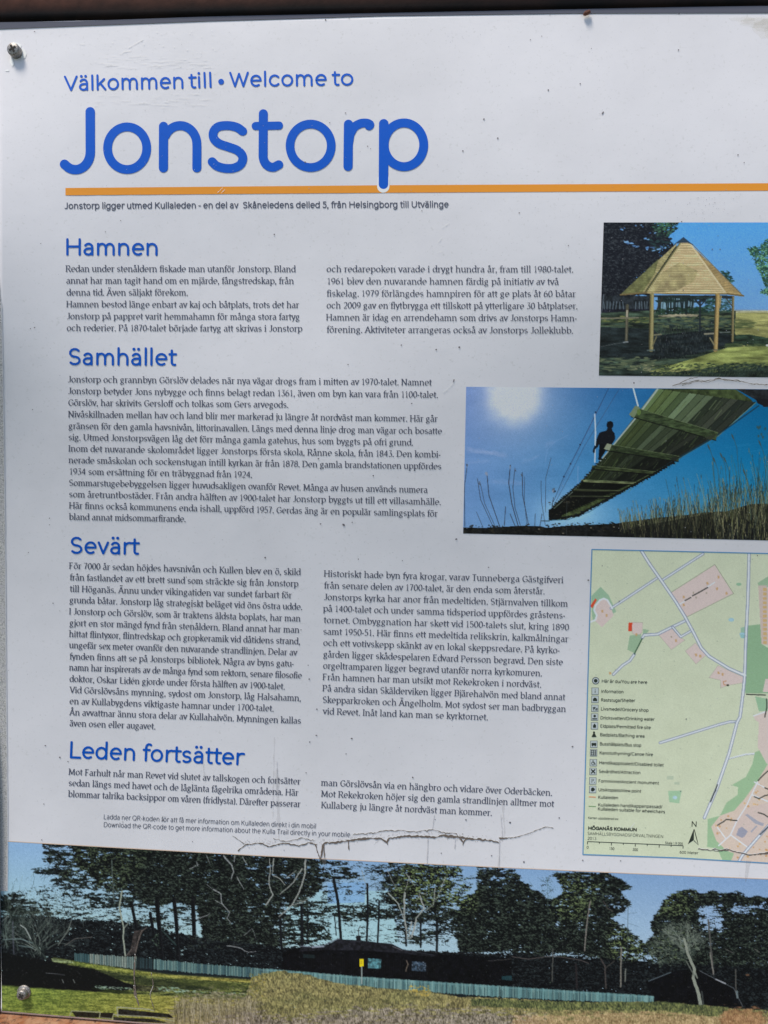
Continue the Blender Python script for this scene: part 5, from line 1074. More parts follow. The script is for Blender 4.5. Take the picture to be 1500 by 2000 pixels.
t.add(tp + bt, [(i, i + 1, 9 + i, 8 + i) for i in range(7)]); shade_m, *_ = principled("painted rail shade", (.105, .11, .145), .8, 0, .2)  # blue-grey strip paints the top rail's shade onto the panel
t.build("rail_shade_strip", shade_m, "thin blue-grey strip of painted shade under the top rail")
# map border and lettering
t = Flat(OFF_INK)
t.stroke([(1156, 1073), (1500, 1081), (1640, 1084)], 1.0, False); t.stroke([(1156, 1072.4), (1150, 1260), (1144, 1470), (1138.4, 1669)], 1.05, False); t.stroke([(1138, 1668.6), (1320, 1675), (1500, 1685.5), (1640, 1692)], 1.0, False)
t.build("map_border", edgeb, "thin blue line round the map")
KB = .25333
def TB(x, y): return (1120 + x * KB, 1350 + y * KB)
t = Flat(OFF_INK)
key = [("Här är du/You are here", 218, -66, 568, -56), ("Information", 215, 13, 385, 17), ("Raststuga/Shelter", 213, 80, 475, 85), ("Livsmedel/Grocery shop", 212, 148, 578, 159), ("Dricksvatten/Drinking water", 208, 217, 625, 229), ("Eldplats/Permitted fire site", 207, 281, 595, 293),
 ("Badplats/Bathing area", 205, 347, 547, 359), ("Busshållplats/Bus stop", 203, 418, 522, 430), ("Kanotuthyrning/Canoe hire", 201, 487, 612, 501), ("Handikapptoalett/Disabled toilet", 198, 562, 695, 582), ("Sevärdhet/Attraction", 195, 630, 515, 641), ("Fornminne/Ancient monument", 193, 704, 658, 720),
 ("Utsiktsplats/View point", 192, 771, 522, 783), ("Kullaleden", 190, 829, 343, 834), ("Kullaleden handikappanpassad/", 190, 888, 685, 903), ("Kullaleden suitable for wheelchairs", 188, 919, 705, 942)]
for s, xa, ya, xb, yb in key: text(t, s, *TB(xa, ya), *TB(xb, yb), 5.2, .95, cap=1.35)
text(t, "Kartan uppdaterad av:", *TB(113, 984), *TB(348, 993), 3.6, .6)
text(t, "SAMHÄLLSBYGGNADSFÖRVALTNINGEN", *TB(108, 1107), *TB(690, 1131), 4.6, .62); text(t, "2013", *TB(108, 1144), *TB(175, 1147), 4.4, .7)
text(t, "Skala 1:9 000", *TB(705, 1176), *TB(842, 1184), 3.6, .6)
for s, xa, ya, xb, yb in (("0", 101, 1213, 116, 1214), ("150", 275, 1222, 314, 1224), ("300", 454, 1230, 496, 1232), ("600 Meter", 818, 1251, 962, 1257)): text(t, s, *TB(xa, ya), *TB(xb, yb), 4.2, .7)
t.stroke([TB(108, 1158), TB(845, 1190)], .7, False)
for i in range(9): f = i / 8; t.stroke([TB(108 + 737 * f, 1158 + 32 * f), TB(108 + 737 * f - 1, 1158 + 32 * f + (22 if i % 2 == 0 else 13))], .7, False)
text(t, "HÖGANÄS KOMMUN", *TB(113, 1068), *TB(487, 1081), 5.6, 1.7); text(t, "N", *TB(910, 1044), *TB(947, 1046), 8.4, 1.5)
t.build("map_lettering", mapk, "small dark key, scale bar and names printed on the map"); t = Flat(OFF_INK); t.poly([TB(928, 1060), TB(882, 1178), TB(928, 1146)]); t.stroke([TB(930, 1064), TB(962, 1184), TB(928, 1150)], .8, False)
t.build("north_arrow", mapk, "black and white north arrow on the map")
ic = Flat(OFF_INK); iw = Flat(OFF_INK + .00004)
ic.disc(1120 + 171 * KB, 1050 + 1103 * KB, 7.2, n=20); iw.disc(1120 + 171 * KB, 1050 + 1103 * KB, 5.6, n=20)
rows = [(167, -1, 'i'), (166, 62, 'd'), (165, 131, 'c'), (163, 198, 'p'), (162, 266, 'f'), (158, 332, 't'), (157, 408, 'b'), (155, 474, 'r'), (153, 550, 'w'), (151, 617, 'x'), (149, 690, 'R'), (148, 756, 'k')]
marks = Flat(OFF_INK + .00008)
marks.disc(1120 + 171 * KB, 1050 + 1103 * KB, 3.7, n=14)
for x, y, kd in rows:
    cx, cy = TB(x, y); r_ = 7.0
    if kd == 't': marks.poly([(cx, cy - 5), (cx + 5, cy + 5), (cx - 5, cy + 5)]); marks.disc(cx, cy - 4, 2); continue
    ic.poly([(cx - r_, cy - r_), (cx + r_, cy - r_ + .2), (cx + r_ - .2, cy + r_), (cx - r_ - .2, cy + r_)])
    q = r_ - .9
    iw.poly([(cx - q, cy - q), (cx + q, cy - q), (cx + q, cy + q), (cx - q, cy + q)])
    if kd == 'i': marks.stroke([(cx, cy - 1.5), (cx - .2, cy + 3.6)], .6, False); marks.disc(cx, cy - 3.4, .7)
    elif kd == 'd': marks.poly([(cx - 4, cy + 3.4), (cx - 4.2, cy - .5), (cx - 1.4, cy - 3.4), (cx + 2, cy - 2.8), (cx + 4.2, cy + .4), (cx + 4, cy + 3.6)])
    elif kd == 'c': marks.poly([(cx - 4.4, cy - 2), (cx + 1.4, cy - 2.6), (cx + .8, cy + 1), (cx - 3.6, cy + 1.2)]); marks.disc(cx - 2.6, cy + 3, 1.1); marks.disc(cx + 1, cy + 3, 1.1); marks.poly([(cx + 2.6, cy - .6), (cx + 5, cy - .6), (cx + 5, cy + 4.4), (cx + 2.6, cy + 4.4)])
    elif kd == 'p': marks.disc(cx, cy - 1.8, 2.6, n=9); marks.poly([(cx - 5, cy + 2.4), (cx + 5, cy + 2.4), (cx + 4.4, cy + 4.8), (cx - 4.4, cy + 4.8)])
    elif kd == 'f': marks.poly([(cx, cy - 4.6), (cx + 3.2, cy - .4), (cx + 2.6, cy + 3.8), (cx - 2.6, cy + 3.8), (cx - 3.2, cy - .2)])
    elif kd == 'b': marks.poly([(cx - 4.6, cy - 2.6), (cx + 4.6, cy - 2.6), (cx + 4.6, cy + 2.4), (cx - 4.6, cy + 2.4)]); marks.disc(cx - 2.6, cy + 3, 1.2); marks.disc(cx + 2.6, cy + 3, 1.2)
    elif kd == 'w': marks.stroke(A(cx - .6, cy + 1.4, 3, 3, 0, 360, 12)[:-1], .6, False, True); marks.disc(cx - .6, cy - 4, 1); marks.stroke([(cx - .6, cy - 3), (cx - .4, cy + .6), (cx + 3, cy + .8), (cx + 4, cy + 4)], .6, False)
    elif kd == 'R': marks.stroke([(cx - 2, cy + 3.6), (cx - 2, cy - 3.6), (cx + 1.6, cy - 3), (cx + 1.4, cy - .4), (cx - 1.8, cy)], .5, False); marks.disc(cx + 3.4, cy + 3.2, .8)
    elif kd == 'r':
        for d_ in (-4, 0, 4): marks.stroke([(cx - 5.4, cy + d_), (cx + 5.4, cy + d_ + .3)], .8, False)
        for d_ in (-4, 0, 4): marks.stroke([(cx + d_, cy - 5.4), (cx + d_, cy + 5.4)], .6, False)
    elif kd == 'x': marks.stroke([(cx - 4, cy - 4), (cx + 4, cy + 4)], 1.2, False); marks.stroke([(cx - 4, cy + 4), (cx + 4, cy - 4)], 1.2, False)
    elif kd == 'k': marks.disc(cx, cy, 4.2, n=7, jit=.25)
ic.build("map_symbol", iconb, "square and round frames of the map key symbols"); iw.build("map_symbol", icon_w, "pale fields of the map key symbols"); marks.build("map_symbol", mapk, "dark pictograms of the map key")
ro = Flat(OFF_INK + .00002); ro.stroke([TB(117, 813), TB(172, 816)], .8, False); ro.build("map_symbol", m_ink("route ink", (214, 128, 78)), "short orange route line in the map key")
ro = Flat(OFF_INK + .00002); ro.stroke([TB(117, 886), TB(172, 888)], .7, False); ro.build("map_symbol", m_ink("green route ink", (104, 142, 92)), "short green route line in the map key")

# ------------------------------------------------------------------ wear: cracks, chips, specks, scuffs, bare rim
crack_m, cn, cl, cb = principled("crack dirt", (.17, .135, .115), .95, 0, .1)
edge_highlight_m, *_ = principled("lifted laminate highlight", (.80, .79, .76), .6, 0, .3)
stain_m = bpy.data.materials.new("runoff stain"); stain_m.use_nodes = True
sn, sl_n = stain_m.node_tree.nodes, stain_m.node_tree.links; sb = sn["Principled BSDF"]; sb.inputs["Base Color"].default_value = (.42, .40, .40, 1); sb.inputs["Roughness"].default_value = .8; sb.inputs["Alpha"].default_value = .14
def T7(x, y): return (110 + x * .4, 1430 + y * .4)
def T8(x, y): return (600 + x * .36, 1500 + y * .36)
def TG(x, y): return (1140 + x * .24, 400 + y * .24)
def rag(pts, w, fl, j=1.1, seed=0, step=3.2):
    if fl is cr:
        rag([(x - .3, y - 1.5) for x, y in pts], w * .8, edge_highlight, j, seed, step); w *= 1.35  # pale line just above each crack paints a highlight on its lifted edge
    R = random.Random(seed); q = []; h = []
    for (xa, ya), (xb, yb) in zip(pts[:-1], pts[1:]):
        n = max(1, int(math.hypot(xb - xa, yb - ya) / step))
        for i in range(n): q.append((xa + (xb - xa) * i / n + R.uniform(-.4, .4), ya + (yb - ya) * i / n + R.uniform(-j, j))); h.append(w * R.uniform(.35, 1.45))
    q.append(pts[-1]); h.append(w * .2); fl.stroke(q, h, False)
hair = Flat(OFF_DIRT - .00003); edge_highlight = Flat(OFF_DIRT - .00006); cr = Flat(OFF_DIRT); ch = Flat(OFF_DIRT - .00005)
main = [T7(888, 578), T7(905, 562), T7(925, 550), T7(1000, 540), T7(1040, 558), T7(1110, 540), T7(1185, 555), T7(1230, 540), T7(1275, 548)]
rag(main, .8, cr, 1.0, 1)
rag([T8(10, 402), T8(45, 415), T8(60, 465), T8(72, 500)], .9, cr, .5, 2)
rag([T8(72, 500), T8(85, 425), T8(92, 405), T8(130, 405), T8(215, 395), T8(350, 380), T8(400, 383), T8(432, 402), T8(445, 382), T8(520, 370), T8(600, 368), T8(690, 374), T8(740, 365), T8(790, 376), T8(822, 372), T8(848, 402), T8(862, 382), T8(920, 385), T8(1000, 393), T8(1042, 406)], 1.15, cr, 1.1, 3)
rag([T8(215, 393), T8(350, 378)], 1.3, cr, .8, 31); rag([T8(740, 366), T8(905, 384)], 1.4, cr, 1.2, 32); rag([T8(560, 370), T8(700, 374)], .9, cr, 1.2, 33)
rag([T8(1040, 378), T8(1120, 378), T8(1200, 355), T8(1290, 318), T8(1338, 326)], .45, cr, .6, 4); rag([T8(1042, 380), T8(1090, 380)], 1.0, cr, .7, 5)
rag([T8(250, 360), T8(330, 355), T8(420, 342), T8(500, 337), T8(560, 346), T8(640, 340), T8(680, 334), T8(740, 350), T8(800, 350), T8(825, 372)], .45, cr, 1.4, 6)
rag([T7(1060, 520), T7(1130, 535), T7(1200, 515), T7(1260, 530)], .4, cr, 1.6, 7); rag([T7(860, 505), T7(925, 548)], .35, cr, .5, 8)
for i, (a, b_) in enumerate(((T8(222, 400), T8(228, 446)), (T8(433, 400), T8(438, 418)), (T8(655, 376), T8(652, 520)), (T8(1044, 402), T8(1040, 545)), (T8(803, 380), T8(801, 440)), (T8(848, 400), T8(844, 420)), (T8(1060, 378), T8(1050, 250)), (T8(90, 410), T8(96, 490)), (T7(1080, 300), T7(1078, 140)), (T8(680, 332), T8(690, 250)))): rag([a, b_], .6, hair if i in (2, 4, 6, 8, 9, 3) else cr, .4, 20 + i)
g = [TG(*q) for q in ((720, 1475), (780, 1458), (850, 1450), (930, 1428), (1000, 1435), (1060, 1420), (1100, 1410), (1150, 1430), (1230, 1425), (1300, 1442), (1350, 1455), (1430, 1462), (1500, 1466))]
rag(g, .42, cr, .7, 9); rag([TG(780, 1452), TG(870, 1412), TG(930, 1405)], .3, cr, .5, 10); rag([TG(800, 1470), TG(930, 1436), TG(1010, 1442), TG(1110, 1416), TG(1250, 1440)], .3, cr, .8, 11)
rag([TB(960, 1214), TB(1060, 1226), TB(1090, 1211), TB(1130, 1228), TB(1180, 1214), TB(1260, 1240), TB(1370, 1262), TB(1440, 1250), TB(1500, 1247)], .62, cr, .7, 12); rag([TB(1080, 1226), TB(1100, 1234), TB(1170, 1226), TB(1200, 1222)], .4, cr, .6, 13)
rag([TB(1440, 1252), TB(1510, 1245), TB(1600, 1250), TB(1800, 1240)], 1.2, cr, .6, 14); rag([(264, 1865), (262, 1905), (265, 1935), (268, 1950), (272, 1966)], .8, cr, .8, 15); rag([(262, 1925), (263, 1945), (270, 1954)], .9, cr, .5, 16); rag([(296, 1900), (300, 1925), (293, 1942), (302, 1975)], .4, cr, 1, 17)
edge_highlight.build("lifted_edge_highlight", edge_highlight_m, "lifted film edge with painted pale highlight along the cracks", kind="stuff")
hair.build("hairline_crack", m_ink("hairline", (172, 170, 174)), "thin vertical hairlines crossing the long crack", kind="stuff")
cr.build("crack", crack_m, "dark ragged cracks across the lower part of the panel", kind="stuff")
for _ in range(260):
    f = random.random(); x = 470 + 520 * f; y = np.interp(x, [470, 620, 635, 730, 850, 975, 990], [1649, 1648, 1646, 1636, 1632, 1645, 1640]) + random.gauss(-3, 3.4)
    ch.disc(x, y, random.uniform(.4, 1.1), random.uniform(.3, .8), 6, .3)
ch.build("grime_speck", m_ink("grime by the cracks", (150, 143, 140)), "brownish crumbs along the long crack", kind="stuff")
st = Flat(OFF_DIRT - .0001)
for x0, y0, x1, y1, w in ((1462, 1680, 1456, 1722, 4), (536, 1440, 533, 1600, 1.4), (541, 1500, 545, 1640, 3.2), (632, 1655, 634, 1700, 4.5), (836, 1640, 834, 1690, 1.6), (976, 1640, 974, 1700, 2), (982, 1560, 986, 1636, 2.2), (378, 1130, 372, 1260, 1.6), (395, 1480, 402, 1530, 1.2), (745, 1635, 730, 1650, 2)):
    rag([(x0, y0), ((x0 + x1) / 2, (y0 + y1) / 2), (x1, y1)], w, st, .2, int(x0), 9)
rag([(384, 1218), (378, 1250), (360, 1282)], 2.0, st, .6, 77, 5); rag([(345, 1290), (352, 1330)], 1.5, st, .6, 78, 5)
ys_ = Flat(OFF_DIRT - .00012); yel, *_y = principled("yellow stain", (.62, .55, .38), .7, 0, .2); yel.node_tree.nodes["Principled BSDF"].inputs["Alpha"].default_value = .07
for x, y, a, b_ in ((1478, 42, 34, 8), (1500, 50, 30, 12), (1450, 38, 26, 5), (1520, 64, 26, 20), (1490, 44, 44, 12), (1505, 56, 40, 20)): ys_.disc(x, y, a, b_, 22, .18)
ys_.build("water_stain", yel, "faint yellow water stains in the upper corners", kind="stuff")
st.build("dirt_streak", stain_m, "faint grey run-off streaks down the panel", kind="stuff")
sp = Flat(OFF_DIRT); R = random.Random(5)
known = [(1071, 176, 1.9), (1133, 164, 1.5), (945, 233, 1.9), (972, 270, 1.7), (904, 295, 1.7), (1177, 221, 1.9), (1036, 78, 1.4), (1058, 71, 1.2), (1325, 98, 1.5), (1441, 303, 1.6), (1453, 318, 1.2), (1155, 95, 1.2), (1014, 416, 1.6), (1110, 480, 1.5), (824, 412, 1.3), (636, 39, 2.0), (682, 36, 1.3), (68, 62, 1.5), (1074, 30, 1.2), (1326, 27, 1.6), (1205, 26, 1.2), (675, 221, 1.6), (596, 317, 1.9), (644, 240, 1.4), (718, 286, 1.3), (724, 291, 1.1), (236, 431, 1.3), (536, 458, 1.7), (80, 476, 1.3), (206, 453, 1.2), (1216, 506, 1.4), (852, 683, 1.8), (784, 674, 1.8), (897, 678, 2.1), (680, 712, 1.5), (804, 788, 1.6), (626, 1023, 1.8), (671, 1025, 2.4), (688, 1020, 1.4), (891, 1053, 2.2), (729, 929, 1.6), (622, 896, 2.0), (604, 1326, 2.0), (619, 1385, 1.9), (104, 1178, 1.6), (89, 1456, 1.9), (117, 1479, 2.1), (86, 1570, 1.4), (133, 1487, 1.5), (82, 1640, 1.4), (618, 1436, 1.8), (687, 1442, 2.0), (605, 1449, 1.6), (676, 1472, 1.5), (598, 1509, 1.5), (806, 1518, 1.8), (996, 1606, 2.4), (1092, 1597, 1.7), (910, 1601, 1.8), (850, 1600, 1.3), (960, 1671, 1.5), (1023, 1683, 2.0), (862, 1666, 1.5), (1138, 1680, 1.6), (1212, 1681, 1.6), (1149, 1133, 2), (1118, 1458, 2.3), (1176, 1105, 1.4), (1209, 1174, 1.6), (376, 1643, 1.2), (1340, 1404, 1.5), (150, 1052, 0), (364, 1127, 1.2), (518, 1089, 1.8), (700, 1092, 1.3), (786, 1095, 1.4), (954, 1108, 1.6), (602, 1299, 1.3), (588, 1230, 1.3), (64, 800, 1.4), (68, 640, 1.6), (60, 642, 1.2), (97, 1012, 1.3), (97, 1025, 1.3), (56, 1079, 1.3), (1406, 487, 1.4), (1391, 487, 1.5), (1402, 461, 1), (1334, 567, 1.4), (1331, 433, 1.6), (1238, 748, 1.8), (1479, 1085, 1.4), (937, 990, 0), (1329, 1545, 1.2), (1387, 1522, 1.1), (240, 1605, 1.2), (555, 1660, 1.2)]
for x, y, r_ in known:
    if r_: sp.disc(x, y, r_ * .85, r_ * R.uniform(.6, .85), 8, .25)
for x, y, a in ((886, 744, 1.2), (1177, 221, .9), (671, 1025, -.6), (318, 1602, .5)): sp.stroke([(x - 3 * math.cos(a), y + 3 * math.sin(a)), (x + 3 * math.cos(a), y - 3 * math.sin(a))], [.6, 1.3], False)
sp.build("dirt_speck", m_ink("dirt speck", (98, 94, 98)), "dark fly specks scattered over the panel", kind="stuff")
sp = Flat(OFF_DIRT)
for _ in range(620):
    x, y = R.uniform(15, 1600), R.uniform(60, 1640); sp.disc(x, y, R.uniform(.35, .95), R.uniform(.3, .75), 6, .3)
for _ in range(60):
    x, y = R.gauss(1368, 42), R.gauss(405, 18); sp.disc(x, y, R.uniform(.4, .9), R.uniform(.4, .8), 6, .3)
sp.build("dirt_speck", m_ink("pale dirt speck", (150, 149, 156)), "faint grey specks scattered over the panel", kind="stuff")
sc = Flat(OFF_DIRT + .00004); scuff = m_ink("white scuff", (226, 229, 236))
for _ in range(150):
    x, y = R.gauss(770, 110), R.gauss(575, 62)
    sc.disc(x, y, R.uniform(.3, 1.15), R.uniform(.3, .9), 6, .35)
for x, y, L, a in ((858, 470, 16, .9), (858, 492, 12, .3), (820, 560, 10, 1.2), (690, 545, 9, .8), (745, 560, 14, .7), (870, 440, 18, .6), (1040, 565, 12, 1.3), (760, 590, 8, 1.3), (940, 655, 14, .2), (770, 520, 10, 1.1), (265, 85, 34, .52), (240, 103, 12, .6), (430, 372, 13, .8), (436, 374, 9, .8), (160, 86, 10, -.1), (878, 755, 20, .8), (870, 762, 12, .7), (1235, 1612, 14, .9), (250, 100, 10, .2)):
    R2 = random.Random(int(x)); n = int(L / 3) + 2
    sc.stroke([(x - L / 2 * math.cos(a) + L * i / n * math.cos(a) + R2.uniform(-.3, .3), y + L / 2 * math.sin(a) - L * i / n * math.sin(a) + R2.uniform(-.4, .4)) for i in range(n + 1)], [R2.uniform(.15, .6) for _ in range(n + 1)], False)
for _ in range(70):
    x, y = R.uniform(120, 420), R.uniform(60, 130); sc.disc(x, y, R.uniform(.3, 1.4), R.uniform(.3, .9), 7, .4)
for _ in range(40):
    x, y = R.uniform(210, 480), R.uniform(225, 345); sc.disc(x, y, R.uniform(.3, .8), R.uniform(.3, .6), 6, .4)
# fine wiping arcs in the laminate
for _ in range(90):
    x, y = R.uniform(180, 400), R.choice([R.uniform(110, 135), R.uniform(184, 212)]); L = R.uniform(8, 30); a = .03
    sc.stroke([(x, y), (x + L / 2, y - .6 + R.uniform(-.4, .2)), (x + L, y - R.uniform(-.5, 1.2))], [.08, .22, .06], False)
sc.build("scuff_mark", scuff, "tiny white scuffs and scratches in the laminate", kind="stuff")
# chipped laminate round the two fixings
cp = Flat(OFF_DIRT - .0001); chip_m, *_ = principled("bare white chip", (.88, .88, .87), .35, 0, .5)
cp.poly([(16, 90), (20, 84), (27, 81.5), (36, 84), (42, 88), (41, 94), (34, 96), (24, 97)]); cp.poly([(44, 92), (49, 98), (52, 106), (50, 113), (44, 116), (40, 110)]); cp.poly([(20, 112), (26, 117), (28, 126), (24, 131), (19, 122)]); cp.disc(14, 138, 3.6, 2, 9, .3)
cp.build("laminate_chip", chip_m, "white chips in the laminate beside the upper screw")
# bare gritty rim along the left edge
rim_m, rn, rl, rb = principled("gritty bare rim", (.4, .39, .37), .9, 0, .2)
gg = rn.new("ShaderNodeNewGeometry")
o1, _ = noise_mix(rn, rl, gg.outputs["Position"], 900, (.27, .27, .26), (.60, .58, .56), .36, .56, 3)
o2, _ = noise_mix(rn, rl, gg.outputs["Position"], 260, o1, (.50, .48, .50), .45, .75, 4)
rl.new(o2, rb.inputs["Base Color"])
rim = Flat(OFF_DIRT); ys = [540 + i * 6 for i in range(201)]; R = random.Random(3)
xr = [np.interp(y, [540, 600, 700, 1000, 1300, 1600, 1740], [-2, 3, 5, 9.5, 12, 15, 14.5]) + R.uniform(-.35, .35) for y in ys]
n = len(ys); rim.add([(-3.6, y) for y in ys] + [(x, y) for x, y in zip(xr, ys)], [(i, i + 1, n + i + 1, n + i) for i in range(n - 1)])
rim.build("worn_edge", rim_m, "bare gritty grey strip along the panel's left edge")
pl = Flat(OFF_DIRT + .00003); pl.stroke([(x + .7, y) for x, y in zip(xr, ys)][8:], .55, False); pl.build("worn_edge", m_ink("pale rim", (186, 186, 190)), "pale line where the laminate ends beside the bare rim")

# ------------------------------------------------------------------ steel frame
RAILZ = float(P(0, 48)[0][2])
steel, n_, l_, b_ = principled("dark brown painted steel", (.016, .013, .013), .5, 0, .10)
g_ = n_.new("ShaderNodeNewGeometry")
o, f = noise_mix(n_, l_, g_.outputs["Position"], 26, (.0035, .0026, .0028), (.016, .008, .0065), .42, .72, 8)
l_.new(o, b_.inputs["Base Color"])
sx_ = n_.new("ShaderNodeSeparateXYZ"); l_.new(g_.outputs["Position"], sx_.inputs[0])
mz = n_.new("ShaderNodeMapRange"); mz.inputs[1].default_value = RAILZ + .007; mz.inputs[2].default_value = RAILZ + .019; l_.new(sx_.outputs[2], mz.inputs[0])
mx_ = n_.new("ShaderNodeMapRange"); mx_.inputs[1].default_value = .25; mx_.inputs[2].default_value = -.15; l_.new(sx_.outputs[0], mx_.inputs[0])
nz = n_.new("ShaderNodeTexNoise"); nz.inputs["Scale"].default_value = 90; nz.inputs["Detail"].default_value = 8; l_.new(g_.outputs["Position"], nz.inputs["Vector"])
m1 = n_.new("ShaderNodeMath"); m1.operation = 'MULTIPLY'; l_.new(mz.outputs[0], m1.inputs[0]); l_.new(mx_.outputs[0], m1.inputs[1])
m2 = n_.new("ShaderNodeMath"); m2.operation = 'MULTIPLY'; l_.new(m1.outputs[0], m2.inputs[0]); l_.new(nz.outputs[0], m2.inputs[1])
m3 = n_.new("ShaderNodeMath"); m3.operation = 'MULTIPLY'; m3.inputs[1].default_value = 1.7; m3.use_clamp = True; l_.new(m2.outputs[0], m3.inputs[0])
mw = n_.new("ShaderNodeMix"); mw.data_type = 'RGBA'; l_.new(m3.outputs[0], mw.inputs[0]); l_.new(o, mw.inputs[6]); mw.inputs[7].default_value = (.115, .045, .030, 1); l_.new(mw.outputs[2], b_.inputs["Base Color"])
tn = n_.new("ShaderNodeTexNoise"); tn.inputs["Scale"].default_value = 380; bp = n_.new("ShaderNodeBump"); bp.inputs["Strength"].default_value = .3; bp.inputs["Distance"].default_value = .0003
l_.new(g_.outputs["Position"], tn.inputs["Vector"]); l_.new(tn.outputs[0], bp.inputs["Height"]); l_.new(bp.outputs[0], b_.inputs["Normal"])
rust, n_, l_, b_ = principled("rusty steel", (.2, .1, .05), .85, 0, .2)
g_ = n_.new("ShaderNodeNewGeometry")
o, _ = noise_mix(n_, l_, g_.outputs["Position"], 70, (.23, .085, .035), (.34, .20, .12), .38, .62, 8)
o, _ = noise_mix(n_, l_, g_.outputs["Position"], 240, o, (.085, .045, .030), .52, .68, 6)
l_.new(o, b_.inputs["Base Color"])
tn = n_.new("ShaderNodeTexNoise"); tn.inputs["Scale"].default_value = 300; tn.inputs["Detail"].default_value = 6; bp = n_.new("ShaderNodeBump"); bp.inputs["Strength"].default_value = .6; bp.inputs["Distance"].default_value = .0006
l_.new(g_.outputs["Position"], tn.inputs["Vector"]); l_.new(tn.outputs[0], bp.inputs["Height"]); l_.new(bp.outputs[0], b_.inputs["Normal"])
def bar(name, A_, B_, prof, mat, label):
    """extrude a closed (y, z) profile from A_ to B_"""
    v = []; n = len(prof); K = 60
    for i in range(K + 1):
        c = np.array(A_) * (1 - i / K) + np.array(B_) * i / K
        for (y, z) in prof: v.append((c[0], c[1] + y, c[2] + z))
    f = [(i * n + j, i * n + (j + 1) % n, (i + 1) * n + (j + 1) % n, (i + 1) * n + j) for i in range(K) for j in range(n)] + [tuple(range(n))[::-1], tuple(K * n + i for i in range(n))]
    me = bpy.data.meshes.new(name); me.from_pydata(v, [], f); me.update()
    o = link(name, me, mat, board, label); 
    me.polygons.foreach_set("use_smooth", [len(p.vertices) == 4 for p in me.polygons])
    return o
def rounded(y0, y1, z0, z1, r, n=6):
    out = []
    for cy, cz, a0 in ((y0 + r, z0 + r, 180), (y1 - r, z0 + r, 270), (y1 - r, z1 - r, 0), (y0 + r, z1 - r, 90)):
        out += [(cy + r * math.cos(math.radians(a0 + 90 * i / n)), cz + r * math.sin(math.radians(a0 + 90 * i / n))) for i in range(n + 1)]
    return out
pa, pb = P(0, 48)[0], P(1500, 18.5)[0]
dirv = (pb - pa) / (pb[0] - pa[0]); dirv[1] = 0
XL, XR = -.372, P(1640, 1000)[0][0] + .07
yf = -max(proud(x, 1.79) for x in np.linspace(-.3, .35, 30)) - .0012
A_ = pa + dirv * (XL - pa[0]); B_ = pa + dirv * (XR - pa[0]); A_[1] = B_[1] = 0
bar("top_rail", A_, B_, rounded(yf, .045, 0, .06, .007), steel, "dark brown steel tube along the top of the board")
pa, pb = P(0, 1981.5)[0], P(277, 2003.5)[0]
dirv = (pb - pa) / (pb[0] - pa[0]); dirv[1] = 0
A_ = pa + dirv * (XL - pa[0]); B_ = pa + dirv * (XR - pa[0]); A_[1] = B_[1] = 0
yb_ = -max(proud(x, 1.02) for x in np.linspace(-.3, .35, 30))
bar("bottom_rail", A_, B_, rounded(yb_ - .024, .045, -.05, 0, .004), rust, "rusty orange-brown steel ledge under the board")
xe = P(2, 1900)[0][0]
for xa, xb in ((XL + .004, xe - .0035), (XR - .066, XR - .004)):
    me = bpy.data.meshes.new("post"); pr = rounded(xa, xb, .014, .064, .006)
    nn = len(pr); v = [(x, y, z) for z in (-.02, 1.83) for x, y in pr]
    me.from_pydata(v, [], [(i, (i + 1) % nn, nn + (i + 1) % nn, nn + i) for i in range(nn)] + [tuple(range(nn))[::-1], tuple(range(nn, 2 * nn))]); me.update(); link("post", me, steel, board)
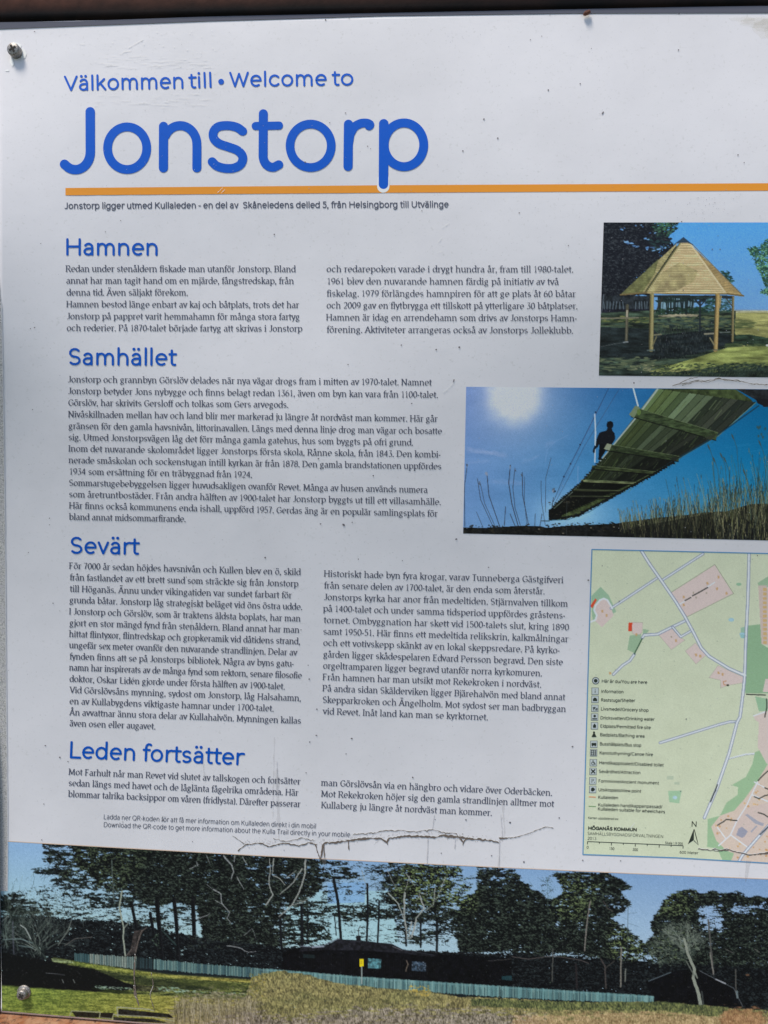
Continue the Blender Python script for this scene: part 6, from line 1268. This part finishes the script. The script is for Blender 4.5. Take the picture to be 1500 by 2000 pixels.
# ------------------------------------------------------------------ screws
scr, n_, l_, b_ = principled("weathered steel screw", (.33, .30, .28), .52, .7, .5)
g_ = n_.new("ShaderNodeNewGeometry"); o, _ = noise_mix(n_, l_, g_.outputs["Position"], 900, (.40, .38, .36), (.12, .09, .075), .40, .72, 4); l_.new(o, b_.inputs["Base Color"])
hole, *_ = principled("dark screw recess", (.03, .025, .022), .9)  # flat dark cross laid on the screw head
def screw(px, py, r, h, label, washer=None, tilt=0):
    base = P(px, py)[0]
    prof = [(r * .98, 0), (r, h * .12), (r, h * .74), (r * .93, h * .93), (r * .82, h), (0, h * 1.005)]
    if washer: prof = [(washer, 0), (washer, .0009), (washer * .93, .0013), (r * 1.02, .0014)] + [(a, b + .0014) for a, b in prof[1:]]
    N_ = 36; v = []; f = []
    for a, b in prof[:-1]: v += [(base[0] + a * math.cos(2 * math.pi * i / N_), base[1] - b, base[2] + a * math.sin(2 * math.pi * i / N_)) for i in range(N_)]
    v.append((base[0], base[1] - prof[-1][1], base[2])); m = len(prof) - 1
    for k_ in range(m - 1): f += [(k_ * N_ + i, (k_ + 1) * N_ + i, (k_ + 1) * N_ + (i + 1) % N_, k_ * N_ + (i + 1) % N_) for i in range(N_)]
    f += [((m - 1) * N_ + i, len(v) - 1, (m - 1) * N_ + (i + 1) % N_) for i in range(N_)]
    me = bpy.data.meshes.new("screw"); me.from_pydata(v, [], f); me.update(); o = link("screw", me, scr, board, label, smooth=True)
    top = base[1] - prof[-1][1] - .0002; s_ = r * .6; w = r * .17; v = []; f = []
    for ang in (.5, .5 + math.pi / 2):
        c, s2 = math.cos(ang), math.sin(ang); k_ = len(v); dz = .00003 * (k_ > 0)
        for a, b in ((-s_, -w), (s_, -w), (s_, w), (-s_, w)): v.append((base[0] + a * c - b * s2, top - dz, base[2] + a * s2 + b * c))
        f.append((k_, k_ + 1, k_ + 2, k_ + 3))
    me = bpy.data.meshes.new("screw_recess"); me.from_pydata(v, [], f); me.update(); link("screw_recess", me, hole, o)
screw(32.5, 103, .0049, .0058, "dull steel cross-head screw in the chipped upper left corner")
screw(47.5, 1937, .0042, .0040, "dull steel screw with washer in the lower left corner of the wide photo", washer=.0060)
# bark fragment stuck on the upper edge
bk, *_ = principled("reddish bark", (.16, .065, .045), .9)
fr = bpy.data.meshes.new("bark_fragment"); o0 = P(1145, 28)[0]
R = random.Random(4); v = []; N_ = 9
for k_, (yy, s) in enumerate(((-.0003, 1), (-.0016, .9), (-.0026, .5))):
    for i in range(N_):
        a = 2 * math.pi * i / N_; rr = R.uniform(.8, 1.15) * s
        X_, Z_ = math.cos(a) * .0034 * rr, math.sin(a) * .0016 * rr; v.append((o0[0] + X_ * .93 - Z_ * .35, o0[1] + yy - .0012, o0[2] + X_ * .35 + Z_ * .93))
f = [(k_ * N_ + i, k_ * N_ + (i + 1) % N_, (k_ + 1) * N_ + (i + 1) % N_, (k_ + 1) * N_ + i) for k_ in (0, 1) for i in range(N_)] + [tuple(range(N_))[::-1], tuple(range(2 * N_, 3 * N_))]
fr.from_pydata(v, [], f); fr.update(); o = link("bark_fragment", fr, bk, None, "small reddish-brown bark fragment caught on the upper edge of the white board"); o["category"] = "bark fragment"
# ------------------------------------------------------------------ ground the board stands on
gm, n_, l_, b_ = principled("gravel ground", (.3, .28, .25), .95, 0, .2)
g_ = n_.new("ShaderNodeNewGeometry"); o, _ = noise_mix(n_, l_, g_.outputs["Position"], 60, (.10, .095, .085), (.20, .19, .17), .35, .65, 6)
o, _ = noise_mix(n_, l_, g_.outputs["Position"], 1.2, o, (.05, .07, .03), .42, .55, 8); l_.new(o, b_.inputs["Base Color"])
me = bpy.data.meshes.new("ground"); me.from_pydata([(-80, -80, 0), (80, -80, 0), (80, 80, 0), (-80, 80, 0)], [], [(0, 1, 2, 3)]); me.update()
link("ground", me, gm, None, kind="structure")
